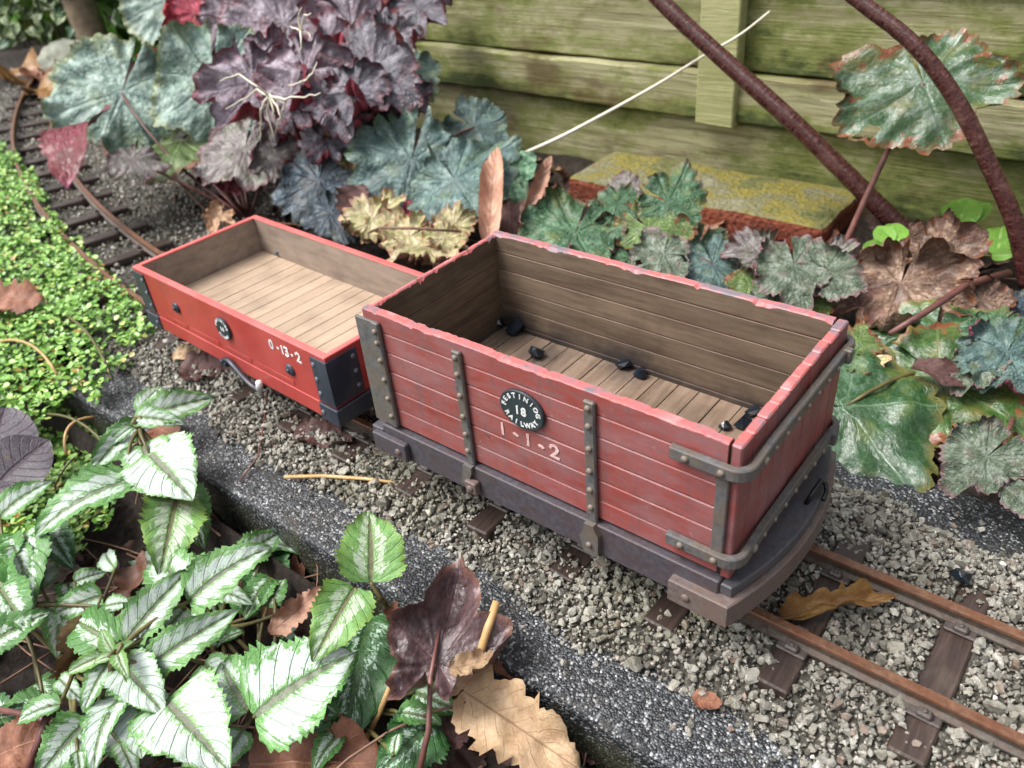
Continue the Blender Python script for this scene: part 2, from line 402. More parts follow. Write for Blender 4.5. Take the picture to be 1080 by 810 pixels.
def m_fence(name, tone=None, pale=0.0):
    m = Mat(name); rnd = m.rand(); vb = m.attr('vb')
    off = m.nd('CombineXYZ', {'X': m.math('MULTIPLY', rnd, 31.0), 'Z': m.math('MULTIPLY', rnd, 17.0)})
    co = m.nd('VectorMath', {0: m.co(), 1: off}, operation='ADD')
    def st(sx, sz): return m.nd('Mapping', {'Vector': co, 'Scale': (sx, 1, sz)})
    wv = m.nd('TexWave', {'Vector': st(.16, 1), 'Scale': 3.4, 'Distortion': 9, 'Detail': 5, 'Detail Scale': 1.1, 'Detail Roughness': .6}, bands_direction='Z', wave_profile='SAW')
    fib = m.noise(34, st(.05, 2.0), 7, .75); g = m.noise(8, st(.10, 1.6), 6, .7, .5)
    alg = m.noise(1.2, st(.6, 1.4), 6, .65); alg2 = m.noise(11, st(.5, 1), 6, .75); spk = m.noise(70, co, 4, .7)
    col = m.ramp(g, [(.3, lin(132, 128, 88)), (.5, lin(166, 162, 122)), (.7, lin(194, 190, 154))])
    col = m.mix(m.math('MULTIPLY', m.step(wv, .55, 1.0), .5), col, lin(104, 94, 66))
    col = m.mix(m.math('MULTIPLY', m.step(fib, .52, .66), .5), col, lin(88, 84, 58))
    # algae keeps to the damp lower edge of every board
    k = m.math('ADD', alg, m.math('MULTIPLY', m.math('SUBTRACT', alg2, .5), .6))
    k = m.math('ADD', k, m.math('MULTIPLY', m.step(vb, .55, .0), .17)); k = m.math('SUBTRACT', k, pale)
    col = m.mix(m.math('MULTIPLY', m.step(k, .40, .58), .85), col, lin(112, 122, 52))
    col = m.mix(m.math('MULTIPLY', m.step(k, .54, .72), .92), col, lin(48, 62, 20))
    br = m.noise(1.3, st(.7, 1.9), 5, .6)
    col = m.mix(m.math('MULTIPLY', m.step(br, .54, .66), .75), col, lin(84, 62, 32))
    col = m.mix(m.math('MULTIPLY', m.step(spk, .60, .72), .35), col, lin(58, 60, 36))
    if tone: col = m.mix(.6, col, tone)
    col = m.vary(col, .06)
    h = m.math('ADD', m.math('MULTIPLY', fib, 1.0), m.math('ADD', m.math('MULTIPLY', wv, .35), m.math('MULTIPLY', spk, .3)))
    return m.done(col, m.math('MULTIPLY_ADD', alg2, .4, .38), m.bump(h, .7, .02), .4)
def m_sleeper():
    m = Mat('dark_brown_sleeper'); g = m.noise(30, m.co(scale=(1.3, .12, 1)), 5, .7); n = m.noise(9, m.co(), 4, .6)
    col = m.ramp(g, [(.3, lin(42, 33, 30)), (.55, lin(66, 53, 48)), (.75, lin(86, 72, 66))])
    col = m.mix(m.math('MULTIPLY', m.step(n, .5, .7), .35), col, lin(92, 84, 74))
    return m.done(m.vary(col, .15), m.math('MULTIPLY_ADD', n, .4, .18), m.bump(g, .5, .008), .5)
def m_bark():
    m = Mat('maroon_glossy_bark'); peel = m.noise(5, m.co(), 6, .7); uv = m.co('UV')
    s = m.sep(uv)
    ringn = m.noise(3, m.nd('CombineXYZ', {'X': m.math('MULTIPLY', s[0], 2.0), 'Y': m.math('MULTIPLY', s[1], 22.0)}), 5, .7)
    n = m.noise(16, m.co(), 5, .65)
    col = m.ramp(ringn, [(.34, lin(36, 18, 18)), (.48, lin(70, 36, 34)), (.6, lin(98, 60, 54)), (.72, lin(140, 116, 106))])
    col = m.mix(m.math('MULTIPLY', m.step(n, .55, .72), .5), col, lin(112, 84, 82))
    col = m.mix(m.math('MULTIPLY', m.step(peel, .54, .68), .55), col, lin(128, 92, 84))
    return m.done(col, m.math('MULTIPLY_ADD', peel, .45, .04), m.bump(m.math('ADD', ringn, peel), .6, .01), .5)
def m_simple(name, a, b_, rough=.5, scale=20, bumps=.3, spec=.5, dist=.006):
    m = Mat(name); n = m.noise(scale, m.co(), 5, .65)
    return m.done(m.vary(m.ramp(n, [(.3, a), (.7, b_)]), .12), rough, m.bump(n, bumps, dist), spec)
def m_moss_brick():
    m = Mat('mossy_red_brick'); n1 = m.noise(5, m.co(), 6, .65); n2 = m.noise(30, m.co(), 5, .7); cell = m.vor(34, m.co())
    nz = m.sep(m.nd('NewGeometry', out='Normal'))[2]
    brick = m.ramp(n2, [(.3, lin(98, 46, 32)), (.5, lin(134, 68, 48)), (.72, lin(150, 96, 70))])
    brick = m.mix(m.math('MULTIPLY', m.step(n1, .52, .7), .6), brick, lin(70, 62, 50))
    tuft = m.noise(75, m.co(), 5, .75); lg = m.noise(2.6, m.co(), 5, .65)
    moss = m.ramp(lg, [(.34, lin(96, 100, 56)), (.44, lin(132, 132, 84)), (.50, lin(162, 148, 66)), (.56, lin(142, 138, 102)), (.68, lin(174, 168, 142))])
    moss = m.mix(m.math('MULTIPLY', m.step(tuft, .44, .62), .6), moss, lin(56, 58, 30))
    moss = m.mix(m.math('MULTIPLY', m.step(n2, .56, .7), .5), moss, lin(160, 156, 132))
    n2 = m.math('ADD', n2, tuft)
    k = m.step(m.math('ADD', nz, m.math('MULTIPLY_ADD', n1, .5, -.25)), .45, .7)
    return m.done(m.mix(k, brick, moss), .7, m.bump(m.math('ADD', n2, cell), .9, .02), .3)
def m_gc():
    m = Mat('tiny_green_leaves'); r = m.attr('rnd')
    n = m.noise(1.7, m.co(), 3, .5)
    rr = m.math('ADD', r, m.math('MULTIPLY_ADD', n, .5, -.25))
    col = m.ramp(rr, [(0, lin(54, 92, 30)), (.3, lin(98, 146, 54)), (.55, lin(132, 178, 82)), (.78, lin(162, 200, 108)), (.92, lin(190, 208, 118)), (1, lin(160, 120, 60))])
    return m.done(col, .38, None, .5)

MT = {}
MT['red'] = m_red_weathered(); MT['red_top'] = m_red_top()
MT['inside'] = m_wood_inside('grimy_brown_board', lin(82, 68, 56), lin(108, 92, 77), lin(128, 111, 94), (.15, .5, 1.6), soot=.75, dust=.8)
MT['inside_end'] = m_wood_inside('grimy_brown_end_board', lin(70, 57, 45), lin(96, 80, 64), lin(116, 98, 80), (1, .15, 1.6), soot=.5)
MT['floor'] = m_wood_inside('worn_brown_floor_board', lin(104, 86, 72), lin(134, 114, 98), lin(156, 136, 118), (1.4, .15, 1), rough=.5, dust=.6)
MT['iron'] = m_iron('grey_weathered_iron', lin(70, 72, 75), lin(110, 109, 108), lin(104, 90, 76), .46, .65)
MT['bolt'] = m_iron('dull_brown_bolt', lin(96, 88, 78), lin(142, 134, 124), lin(110, 88, 68), .5, .5)
MT['sole'] = m_iron('dark_violet_grey_timber', lin(58, 55, 62), lin(86, 82, 90), lin(78, 62, 60), .5, .5)
MT['buffer'] = m_iron('dusty_brown_grey_timber', lin(84, 74, 72), lin(118, 106, 102), lin(110, 88, 78), .5, .6)
MT['deckgrey'] = m_iron('slate_grey_deck', lin(58, 60, 66), lin(82, 84, 90), lin(92, 78, 76), .38, .35)
MT['black'] = m_paint('black_enamel', lin(16, 18, 20), lin(30, 32, 36), .35)
MT['plate'] = m_paint('slate_black_plate', lin(34, 42, 48), lin(52, 62, 68), .38)
MT['white'] = m_paint('white_lettering', lin(206, 210, 210), lin(232, 234, 232), .5)
MT['chalk'] = m_simple('faded_pink_white_paint', lin(196, 150, 148), lin(232, 206, 202), .6, 50)
MT['red2'] = m_paint('smooth_bright_red_paint', lin(166, 58, 54), lin(178, 74, 68), .38, 5, lin(122, 66, 62))
MT['red2_top'] = m_paint('smooth_salmon_red_rim', lin(206, 92, 88), lin(216, 110, 106), .36, 5, lin(160, 92, 86))
MT['inside2'] = m_wood_inside('dusty_taupe_board', lin(120, 106, 96), lin(142, 128, 116), lin(158, 144, 130), (.2, .5, 1.2), rough=.5)
MT['floor2'] = m_wood_inside('pale_tan_floor_board', lin(164, 142, 122), lin(174, 152, 131), lin(184, 163, 142), (1.4, .15, 1), rough=.5)
MT['blueblack'] = m_paint('blue_black_ironwork', lin(40, 46, 58), lin(58, 64, 76), .36, 8, lin(84, 80, 78))
MT['bolt2'] = m_paint('blue_grey_bolt', lin(84, 92, 104), lin(120, 126, 136), .36)
MT['coal'] = m_simple('glossy_black_coal', lin(10, 13, 17), lin(38, 46, 56), .18, 16, .6)
MT['rail'] = m_iron('brown_weathered_rail', lin(84, 56, 42), lin(128, 94, 72), lin(100, 60, 38), .36, .6)
MT['sleeper'] = m_sleeper(); MT['railweb'] = m_iron('grey_brown_rail_web', lin(58, 48, 42), lin(104, 98, 90), lin(86, 58, 42), .5, .4)
MT['chair'] = m_iron('grey_brown_rail_chair', lin(62, 58, 58), lin(98, 92, 90), lin(76, 60, 52), .4, .4)
MT['wheel'] = m_iron('dark_oily_wheel', lin(26, 22, 20), lin(52, 46, 42), lin(60, 42, 32), .4, .4)
MT['stone'] = m_stones(); MT['slab'] = m_slab(); MT['soil'] = m_soil()
MT['fence'] = m_fence('green_stained_fence_board'); MT['batten'] = m_fence('pale_green_batten_wood', lin(188, 188, 132), pale=.30); MT['bark'] = m_bark()
MT['brick'] = m_moss_brick(); MT['gc'] = m_gc()
MT['bed'] = m_simple('grit_between_ballast', lin(56, 53, 48), lin(104, 100, 91), .6, 75, 1.0, .4, .02)
MT['straw'] = m_simple('pale_straw_stalk', lin(168, 132, 84), lin(206, 172, 120), .5, 12)
MT['twig'] = m_simple('brown_twig', lin(92, 66, 50), lin(140, 108, 88), .55, 18)
MT['palestem'] = m_simple('bleached_pale_stem', lin(212, 204, 182), lin(238, 232, 216), .5, 14)
MT['greenstem'] = m_simple('green_brown_stem', lin(70, 66, 36), lin(112, 104, 62), .45, 14)
MT['redstem'] = m_simple('purple_brown_petiole', lin(78, 46, 44), lin(126, 84, 76), .45, 14)
MT['rock'] = m_simple('grey_green_rock', lin(96, 102, 88), lin(150, 152, 138), .7, 5, .6, .4, .03)
MT['post'] = m_simple('weathered_brown_post', lin(96, 82, 64), lin(140, 124, 102), .7, 7, .6, .4, .03)

# ------------------------------------------------------------------ leaf meshes
def leaf_from_grid(name, P, UV, faces):
    me = bpy.data.meshes.new(name); me.from_pydata([tuple(p) for p in P], [], faces)
    uvl = me.uv_layers.new(name='UVMap')
    vi = np.empty(len(me.loops), dtype=np.int32); me.loops.foreach_get('vertex_index', vi)
    uvl.data.foreach_set('uv', UV[vi].astype(np.float32).ravel())
    me.polygons.foreach_set('use_smooth', np.ones(len(me.polygons), dtype=bool))
    return me
def palmate(name, seed, nl=7, depth=.3, teeth=.08, tpl=4, ruffle=.07, cup=0.0, quilt=.03, bend=0.0, nth=141, nr=11, back=.28, edgecurl=0.0, crinkle=.02, hole=None, point=0.0):
    r = np.random.default_rng(seed); D = 2*math.pi*.93/nl
    th = np.linspace(-.975*math.pi, .975*math.pi, nth); phi = th/D
    c = np.abs(np.cos(math.pi*phi)); tri = 1-2*np.abs(phi-np.round(phi)); c = c*(1-point)+tri**1.1*point; env = 1-back*(np.abs(th)/math.pi)**1.5
    lob = 1+.14*np.sin(np.round(phi)*2.1+r.uniform(0, 6))
    t = (1-np.abs(np.cos(math.pi*phi*tpl)))**1.3 if point < .3 else np.abs((phi*tpl+.5) % 1-.5)*2
    Rr = env*(1-depth*(1-c**(.8 if point else .55)))*(1-teeth*t)*(1+r.normal(0, .012, nth))*(1+(lob-1)*c)
    rho = (np.linspace(0, 1, nr+1)[1:])**.85
    p = r.uniform(0, 6.28, 9); off = r.uniform(0, 50, 3); fr = r.uniform(.85, 1.15, 6)
    asym = r.uniform(-.12, .12); foldx = r.uniform(-.02, .10); shear = r.uniform(-.12, .12)
    tear = np.ones(nth)
    for q in range(r.integers(0, 4)):
        c0 = r.uniform(-2.6, 2.6); tear *= 1-r.uniform(.06, .2)*np.exp(-((th-c0)/r.uniform(.03, .09))**2)
    Rr = Rr*tear
    P = [(0, 0, 0)]; UV = [(.5, 0)]
    wave_ = np.sin(4.3*fr[0]*th+p[0])+.8*np.sin(7.7*fr[1]*th+p[1])+.55*np.sin(13.1*fr[2]*th+p[2])+.35*np.sin(22.7*fr[3]*th+p[3])
    curlm = np.clip(.35+.9*np.sin(2.3*fr[4]*th+p[4])+.5*np.sin(5.9*fr[5]*th+p[5]), 0, 1.4)
    for j in range(nr):
        q = rho[j]
        x = Rr*q*np.sin(th)*(1+asym*np.sign(th)); y = Rr*q*np.cos(th)+shear*Rr*q*np.sin(th)
        z = ruffle*q**2.6*wave_*.8 + quilt*q*(1-c**3)*(1-.5*q) + cup*q*q + bend*y*np.abs(y) - foldx*np.abs(x)
        big = np.array([mnoise.noise(Vector((a_*1.9+off[0], b_*1.9+off[1], 0)))+.5*mnoise.noise(Vector((a_*4.6+off[1], b_*4.6+off[2], 1.0))) for a_, b_ in zip(x, y)])
        z += .13*big*min(1, q*1.4)
        z += crinkle*(np.sin(x*13+p[6]+2*big)*np.cos(y*15+p[7])+.6*np.sin(x*27+p[8])*np.cos(y*25+p[1]))*min(1, q*1.5)
        if edgecurl:
            k = max(0, (q-.70)/.30); amp = edgecurl*k**1.4*curlm
            z += amp*.5; sh = 1-amp*.42*k; x = x*sh; y = y*sh
        P += list(zip(x, y, z)); UV += list(zip(th/(2*math.pi)+.5, np.full(nth, q)))
    F = []
    for i in range(nth-1):
        F.append((0, 1+i+1, 1+i))
        for j in range(nr-1):
            a = 1+j*nth+i; b = a+1; cc = a+nth; d = cc+1
            if hole is not None and any((abs(th[i]-h[0]) < h[2] and abs(rho[j]-h[1]) < h[3]) for h in hole): continue
            F.append((a, b, d, cc))
    return leaf_from_grid(name, np.array(P), np.array(UV), F)
def ovate(name, seed, w=.36, nv=34, nu=13, teeth=15, serr=.07, fold=.2, droop=.5, quilt=.02, nveins=7, curl=0.0, twist=0.0, wave=.02, a=.45, b=.75, lobed=0.0, crumple=0.0, torn=0.0):
    r = np.random.default_rng(seed); v = np.linspace(0, 1, nv); u = np.linspace(-1, 1, nu)
    prof = (v+.015)**a*(1-v+.004)**b; prof /= prof.max(); hw = w*prof
    if lobed: hw = hw*(1-lobed*np.abs(np.sin(v*math.pi*3+.4)))
    if torn: hw = hw*(1-torn*r.random(nv)*(r.random(nv) > .6))
    p = r.uniform(0, 6.28, 6); P = []; UV = []
    tooth = ((v*teeth) % 1)
    for i in range(nv):
        for j in range(nu):
            au = abs(u[j]); x = u[j]*hw[i]
            side = 1 if u[j] > 0 else -1
            tt = ((v[i]*teeth+(.35 if side > 0 else 0)) % 1)
            if au > .99: x *= (1-serr*1.6*tt)*(1+r.normal(0, serr*.22))
            y = v[i] + (serr*.12*tt if au > .99 else 0)
            s = v[i]*nveins-au*1.4
            z = quilt*(abs(math.sin(math.pi*s))-.6)*(1-au**4) + fold*abs(x) + wave*math.sin(v[i]*11+p[0]+side*1.1)*au**2
            if crumple: z += crumple*(math.sin(x*17+p[1]+3*math.sin(y*5+p[2]))*math.cos(y*11+p[3])+.5*math.sin(y*23+p[4]+x*9))
            if curl:
                an = x*curl; x, z = math.sin(an)/curl*1.0, z+(1-math.cos(an))/curl
            if twist:
                ta = twist*(v[i]-.4); x, z = x*math.cos(ta)-z*math.sin(ta), x*math.sin(ta)+z*math.cos(ta)
            if abs(droop) > 1e-4:
                an = droop*(y); yy = math.sin(an)/droop; zz = -(1-math.cos(an))/droop
                y, z = yy+math.sin(an)*z, zz+math.cos(an)*z
            P.append((x, y, z)); UV.append((.5+u[j]/2, v[i]))
    P = np.array(P)
    tipv = P[(nv-1)*nu+nu//2]; ch = math.hypot(tipv[1], tipv[2]); cs, sn = tipv[1]/ch, tipv[2]/ch
    y = (P[:, 1]*cs+P[:, 2]*sn)/ch; z = (-P[:, 1]*sn+P[:, 2]*cs)/ch; P[:, 1] = y; P[:, 2] = z; P[:, 0] /= ch
    F = [(i*nu+j, i*nu+j+1, (i+1)*nu+j+1, (i+1)*nu+j) for i in range(nv-1) for j in range(nu-1)]
    return leaf_from_grid(name, P, np.array(UV), F)

UP = Vector((0, 0, 1))
def nrm(p, k, jx=0, jy=0, jz=0):
    tc = (Vector(CAM)-p).normalized()
    return (UP*(1-k)+tc*k+Vector((jx, jy, jz))).normalized()
def frame(o, tip, n, width=1.0, length=None):
    yv = tip-o; L = yv.length if length is None else length
    yv.normalize(); zv = (n-yv*n.dot(yv)).normalized(); xv = yv.cross(zv)
    return Matrix(((xv.x*L*width, yv.x*L, zv.x*L, o.x), (xv.y*L*width, yv.y*L, zv.y*L, o.y), (xv.z*L*width, yv.z*L, zv.z*L, o.z), (0, 0, 0, 1)))
def put(name, me, mat, M, parent=None, me_copy=True):
    key = me.name+'|'+mat.name
    if key not in PUTC:
        m2 = me.copy() if me.materials else me
        m2.materials.clear(); m2.materials.append(mat); PUTC[key] = m2
    o = bpy.data.objects.new(name, PUTC[key]); COL.objects.link(o); o.matrix_world = M
    if parent is not None:
        o.parent = parent; o.matrix_parent_inverse = Matrix.Translation(parent.location).inverted(); o.matrix_world = M
        o.matrix_basis = M; 
    return o
PUTC = {}
def curve_pts(a, b, sag=0.0, n=9, side=0.0, up0=0.0):
    a, b = Vector(a), Vector(b); out = []
    d = b-a; h = Vector((-d.y, d.x, 0)); h = h.normalized() if h.length > 1e-6 else Vector((1, 0, 0))
    for i in range(n):
        t = i/(n-1); k = 4*t*(1-t)
        out.append(a+d*t+UP*(sag*k)+h*(side*k))
    return out
def ptube(name, pts, rad, mat, parent=None, n=7, rough=0, uvs=False):
    mb = MB().tube(pts, rad, n, 0, True, True, rough)
    me = mb.mesh(name)
    o = link(name, me, parent, mat)
    if parent is not None: o.matrix_parent_inverse = Matrix.Translation(parent.location).inverted()
    return o

# ------------------------------------------------------------------ ground
def fbm(x, y, s, o=4):
    return mnoise.fractal(Vector((x*s, y*s, 3.1)), 1.0, 2.0, o)
def sstep(a, b, x):
    t = min(1, max(0, (x-a)/(b-a))); return t*t*(3-2*t)
def ground_h(x, y):
    front = sstep(-.70, -.95, y)
    low = -.52+.22*sstep(-2.6, -4.5, x)
    z = -.19*(1-front)+low*front
    z += .10*sstep(1.0, 2.6, y)
    n = fbm(x, y, 1.6)*.05+fbm(x+9, y, 6)*.018
    if -2.45 < x < 3.6 and -.72 < y < .9: return -.42
    return z+n*(.45 if -.8 < y < 1 else 1)
xs = np.concatenate([[-90, -60, -40, -25, -17], np.arange(-12, 6.01, .09), [9, 14, 22, 40, 70, 90]])
ys = np.concatenate([[-90, -50, -25, -12, -7], np.arange(-4, 3.6, .09), [4.5, 7, 12, 25, 50, 90]])
V = [(x, y, ground_h(x, y)) for y in ys for x in xs]; nx = len(xs)
F = [(j*nx+i, j*nx+i+1, (j+1)*nx+i+1, (j+1)*nx+i) for j in range(len(ys)-1) for i in range(nx-1)]
me = bpy.data.meshes.new('ground'); me.from_pydata(V, [], F); me.polygons.foreach_set('use_smooth', np.ones(len(F), dtype=bool))
tag(link('ground', me, None, MT['soil']), kind='structure', label='dark damp garden soil under the plants')

# speckled slab that carries the track
mb = MB()
SX0, SX1, SY0, SY1 = -2.22, 3.5, -.672, .872
N = 120; sec = []
prof = [(SY0+.0, -.75), (SY0, -.175), (SY0+.007, -.160), (SY0+.022, -.1515), (SY1-.035, -.150), (SY1-.01, -.162), (SY1, -.19), (SY1, -.75)]
vs = []; fs = []
for i in range(N+1):
    x = SX0+(SX1-SX0)*i/N
    for k, (y, z) in enumerate(prof):
        j = .004*fbm(x*3, y*9+z*7+k, 2.2)
        vs.append((x, y+(j if k < 4 else -j), z+j*.6*(k not in (0, 7))))
n = len(prof)
for i in range(N):
    for k in range(n-1): fs.append((i*n+k, (i+1)*n+k, (i+1)*n+k+1, i*n+k+1))
fs.append(tuple(range(n))); fs.append(tuple(N*n+k for k in range(n-1, -1, -1)))
mb.add(vs, fs, 0, False)
so = mb.build('concrete_slab', MT['slab']); tag(so, 'dark grey slab speckled with white grains, carrying the ballast and track', 'slab')

# ------------------------------------------------------------------ track
RC = 14.2; S0 = -.55
def centre(s):
    """track centre line at arc length s: straight for s > S0, then a gentle left-hand curve"""
    if s >= S0: return s, 0.0, 0.0
    a = (S0-s)/RC
    return S0-RC*math.sin(a), RC*(1-math.cos(a)), -a
trk = thing('railway_track', 'narrow model railway track with brown rails on dark sleepers in ballast', 'track', (1.6, 0, -.10))
def tp(s, off, z):
    x, y, h = centre(s); return Vector((x-math.sin(h)*off, y+math.cos(h)*off, z))
GA = .1675
rail_sec = [(-.012, 0), (.012, 0), (.0145, -.004), (.0145, -.014), (.005, -.019), (.005, -.042), (.021, -.048), (.021, -.055), (-.021, -.055), (-.021, -.048), (-.005, -.042), (-.005, -.019), (-.0145, -.014), (-.0145, -.004)]
srange = list(np.arange(3.3, S0, -.4))+list(np.arange(S0, -9.6, -.12))
tr_inv = Matrix.Translation(trk.location).inverted()
for sg in (-1, 1):
    mb = MB().sweep([tp(s, sg*GA, -.012) for s in srange], rail_sec)
    o = mb.build('rail', [MT['rail'], MT['railweb']], trk)
    for p in o.data.polygons:
        if p.center.z < -.029: p.material_index = 1
    o.matrix_parent_inverse = tr_inv
    o['label'] = 'brown weathered steel rail'
mbs = []
for q in range(4):
    m1 = MB().box(-.048, .048, -.335, .335, -.045, 0, .006, jit=.004); mbs.append(m1.mesh('sleeper'))
    mbs[-1].materials.append(MT['sleeper'])
m1 = MB().box(-.044, .044, -.047, .047, 0, .012, .004)
for sy in (-1, 1):
    m1.box(-.02, .02, sy*.034-.013, sy*.034+.013, .010, .030, .005).dome((0, sy*.034, .029), .007, .008, 6, axis=(0, 0, 1))
chair_me = m1.mesh('rail_chair'); chair_me.materials.append(MT['chair'])
sl = 1.818+.362*4; k = 0
while sl > -9.4:
    x, y, h = centre(sl)
    o = bpy.data.objects.new('sleeper', mbs[k % 4]); COL.objects.link(o); o.parent = trk; o.matrix_parent_inverse = tr_inv
    o.location = (x, y, -.072-random.uniform(0, .006)); o.rotation_euler = (0, 0, h+random.uniform(-.02, .02))
    if sl > -6:
        for sg in (-1, 1):
            c = bpy.data.objects.new('rail_chair', chair_me); COL.objects.link(c); c.parent = o; c.location = (0, sg*GA, .0005)
    sl -= .362 if sl > -1.9 else .45; k += 1

# ballast ---------------------------------------------------------------------------------
def rock_protos(n, seed, pts=13):
    r = np.random.default_rng(seed); out = []
    for i in range(n):
        bm = bmesh.new()
        for p in range(pts):
            v = r.normal(size=3); v /= np.linalg.norm(v); v *= r.uniform(.75, 1.0); v *= np.array([1, .85, .72])
            bm.verts.new(v)
        res = bmesh.ops.convex_hull(bm, input=list(bm.verts))
        bmesh.ops.delete(bm, geom=[g for g in res['geom_interior'] if isinstance(g, bmesh.types.BMVert)], context='VERTS')
        bmesh.ops.triangulate(bm, faces=list(bm.faces)); bm.verts.index_update()
        out.append((np.array([v.co for v in bm.verts]), np.array([[v.index for v in f.verts] for f in bm.faces]))); bm.free()
    return out
protos = rock_protos(30, 5)
def scatter(pos, rad, protos, seed, rnds=None):
    r = np.random.default_rng(seed); Vs = []; Fs = []; A = []; o = 0
    which = r.integers(0, len(protos), len(pos))
    q = r.normal(size=(len(pos), 4)); q /= np.linalg.norm(q, axis=1)[:, None]
    for k, (pv, pf) in enumerate(protos):
        idx = np.where(which == k)[0]
        if not len(idx): continue
        w_, x, y, z = q[idx].T
        Rm = np.stack([np.stack([1-2*(y*y+z*z), 2*(x*y-z*w_), 2*(x*z+y*w_)], -1), np.stack([2*(x*y+z*w_), 1-2*(x*x+z*z), 2*(y*z-x*w_)], -1), np.stack([2*(x*z-y*w_), 2*(y*z+x*w_), 1-2*(x*x+y*y)], -1)], 1)
        P = np.einsum('nij,vj->nvi', Rm, pv)*rad[idx][:, None, None]+pos[idx][:, None, :]
        nv = len(pv)
        Vs.append(P.reshape(-1, 3)); Fs.append((pf[None]+(np.arange(len(idx))*nv)[:, None, None]).reshape(-1, 3)+o)
        A.append(np.repeat(r.random(len(idx)) if rnds is None else rnds[idx], nv)); o += nv*len(idx)
    return np.concatenate(Vs), np.concatenate(Fs), np.concatenate(A)
def bed_z(s, off):
    """top of the ballast beside the centre line"""
    e0 = -.47+.07*fbm(s, 1, 2.3)+.03*fbm(s, 5, 7); e1 = .63+.11*fbm(s, 11, 1.9)+.03*fbm(s, 15, 7)
    if s < -2.3: e0 -= .25; e1 += .9*sstep(-2.3, -3.5, s)
    low = .035*sstep(-1.9, -2.6, s)
    if off < e0 or off > e1: return None
    t = min((off-e0)/.20, (e1-off)/.22, 1)
    return -.158+.082*(t**.7)+.012*fbm(s, off, 5)-low
def bed_mesh():
    S = np.arange(3.4, -9.6, -.05); O = np.arange(-.85, 1.9, .035); Vv = []; idx = {}; Ff = []
    for i, s in enumerate(S):
        for j, o in enumerate(O):
            z = bed_z(s, o)
            if z is None: continue
            p = tp(s, o, z-.011); idx[i, j] = len(Vv); Vv.append(tuple(p))
    for (i, j) in idx:
        q = [(i, j), (i+1, j), (i+1, j+1), (i, j+1)]
        if all(k in idx for k in q): Ff.append(tuple(idx[k] for k in q))
    return Vv, Ff
Vv, Ff = bed_mesh()
bpos = []; brad = []
def spread(s0, s1, spacing, r0, r1, lift):
    r = np.random.default_rng(int(abs(s0)*100+spacing*1e4))
    S = np.arange(s0, s1, spacing); O = np.arange(-.85, 1.9, spacing)
    for s in S:
        for o in O:
            ss, oo = s+r.uniform(-.5, .5)*spacing, o+r.uniform(-.5, .5)*spacing
            z = bed_z(ss, oo)
            if z is None:
                if r.random() > .03 or bed_z(ss, oo*.8) is None or ss < -2.2 or ss > 3.4: continue
                z = -.150
            if s > -2 and abs(oo) < .34 and z > -.1:
                kk = ((ss-1.818)/.362) % 1*.362 if ss > -1.9 else .18
                dx = min(kk, .362-kk)
                # stones round a sleeper, only a few on its ends
                if dx < .05 and not (abs(oo) > .255 and r.random() < (abs(oo)-.235)/.1*.8): continue
                if abs(abs(oo)-GA) < .03: z -= .012
            rr = r0+(r1-r0)*r.random()**2.4
            p = tp(ss, oo, z+r.uniform(-.3, .55)*rr*lift); bpos.append(p); brad.append(rr)
spread(-2.3, 3.3, .0185, .0080, .021, 1.0)
spread(-2.15, 3.3, .085, .020, .036, 1.2)
spread(-2.25, 3.3, .018, .0050, .010, 2.2)
spread(-2.2, 3.3, .034, .012, .025, 1.5)
spread(-9.4, -2.3, .042, .013, .025, 1.0)
bpos = np.array(bpos); brad = np.array(brad)
SV, SF, SA = scatter(bpos, brad, protos, 3)
bedV = np.array(Vv); bedF = np.array([t for q in Ff for t in ((q[0], q[1], q[2]), (q[0], q[2], q[3]))])
me = np_mesh('ballast', np.concatenate([SV, bedV]), np.concatenate([SF, bedF+len(SV)]), {'rnd': np.concatenate([SA, np.full(len(bedV), .1)])})
mi = np.zeros(len(me.polygons), dtype=np.int32); mi[len(SF):] = 1
me.materials.append(MT['stone']); me.materials.append(MT['bed']); me.polygons.foreach_set('material_index', mi)
bo = bpy.data.objects.new('ballast', me); COL.objects.link(bo)
tag(bo, 'grey-beige crushed stone ballast around the sleepers', 'ballast', kind='stuff')

# ------------------------------------------------------------------ lettering
FONT_CACHE = {}
def glyph(ch, size, ext=.0012, bold=0.0):
    key = (ch, size, bold)
    if key in FONT_CACHE: return FONT_CACHE[key]
    cu = bpy.data.curves.new('glyph', 'FONT'); cu.body = ch; cu.size = size; cu.align_x = 'CENTER'; cu.extrude = ext; cu.offset = bold; cu.resolution_u = 3
    o = bpy.data.objects.new('glyph', cu); COL.objects.link(o)
    dg = bpy.context.evaluated_depsgraph_get(); me = o.evaluated_get(dg).to_mesh()
    r = ([v.co.copy() for v in me.vertices], [tuple(p.vertices) for p in me.polygons])
    o.evaluated_get(dg).to_mesh_clear(); bpy.data.objects.remove(o); bpy.data.curves.remove(cu)
    FONT_CACHE[key] = r
    return r
def wall_text(mb, items, y):
    """items: (char, x, z, size, angle, bold); text standing on a wall that faces -y"""
    for ch, x, z, size, ang, bold in items:
        v, f = glyph(ch, size, .0012, bold)
        ca, sa = math.cos(ang), math.sin(ang)
        mb.add([(x+p.x*ca-p.y*sa, y-p.z, z+p.x*sa+p.y*ca) for p in v], f)
def arc_text(txt, cx, cz, rx, rz, a0, a1, size, inside=False, bold=0):
    out = []
    for i, ch in enumerate(txt):
        a = R_(a0+(a1-a0)*(i/(len(txt)-1))); x = cx+rx*math.cos(a); z = cz+rz*math.sin(a)
        nx_, nz_ = math.cos(a)/rx, math.sin(a)/rz
        ang = math.atan2(nz_, nx_)-math.pi/2
        if inside: ang += math.pi
        out.append((ch, x, z, size, ang, bold))
    return out
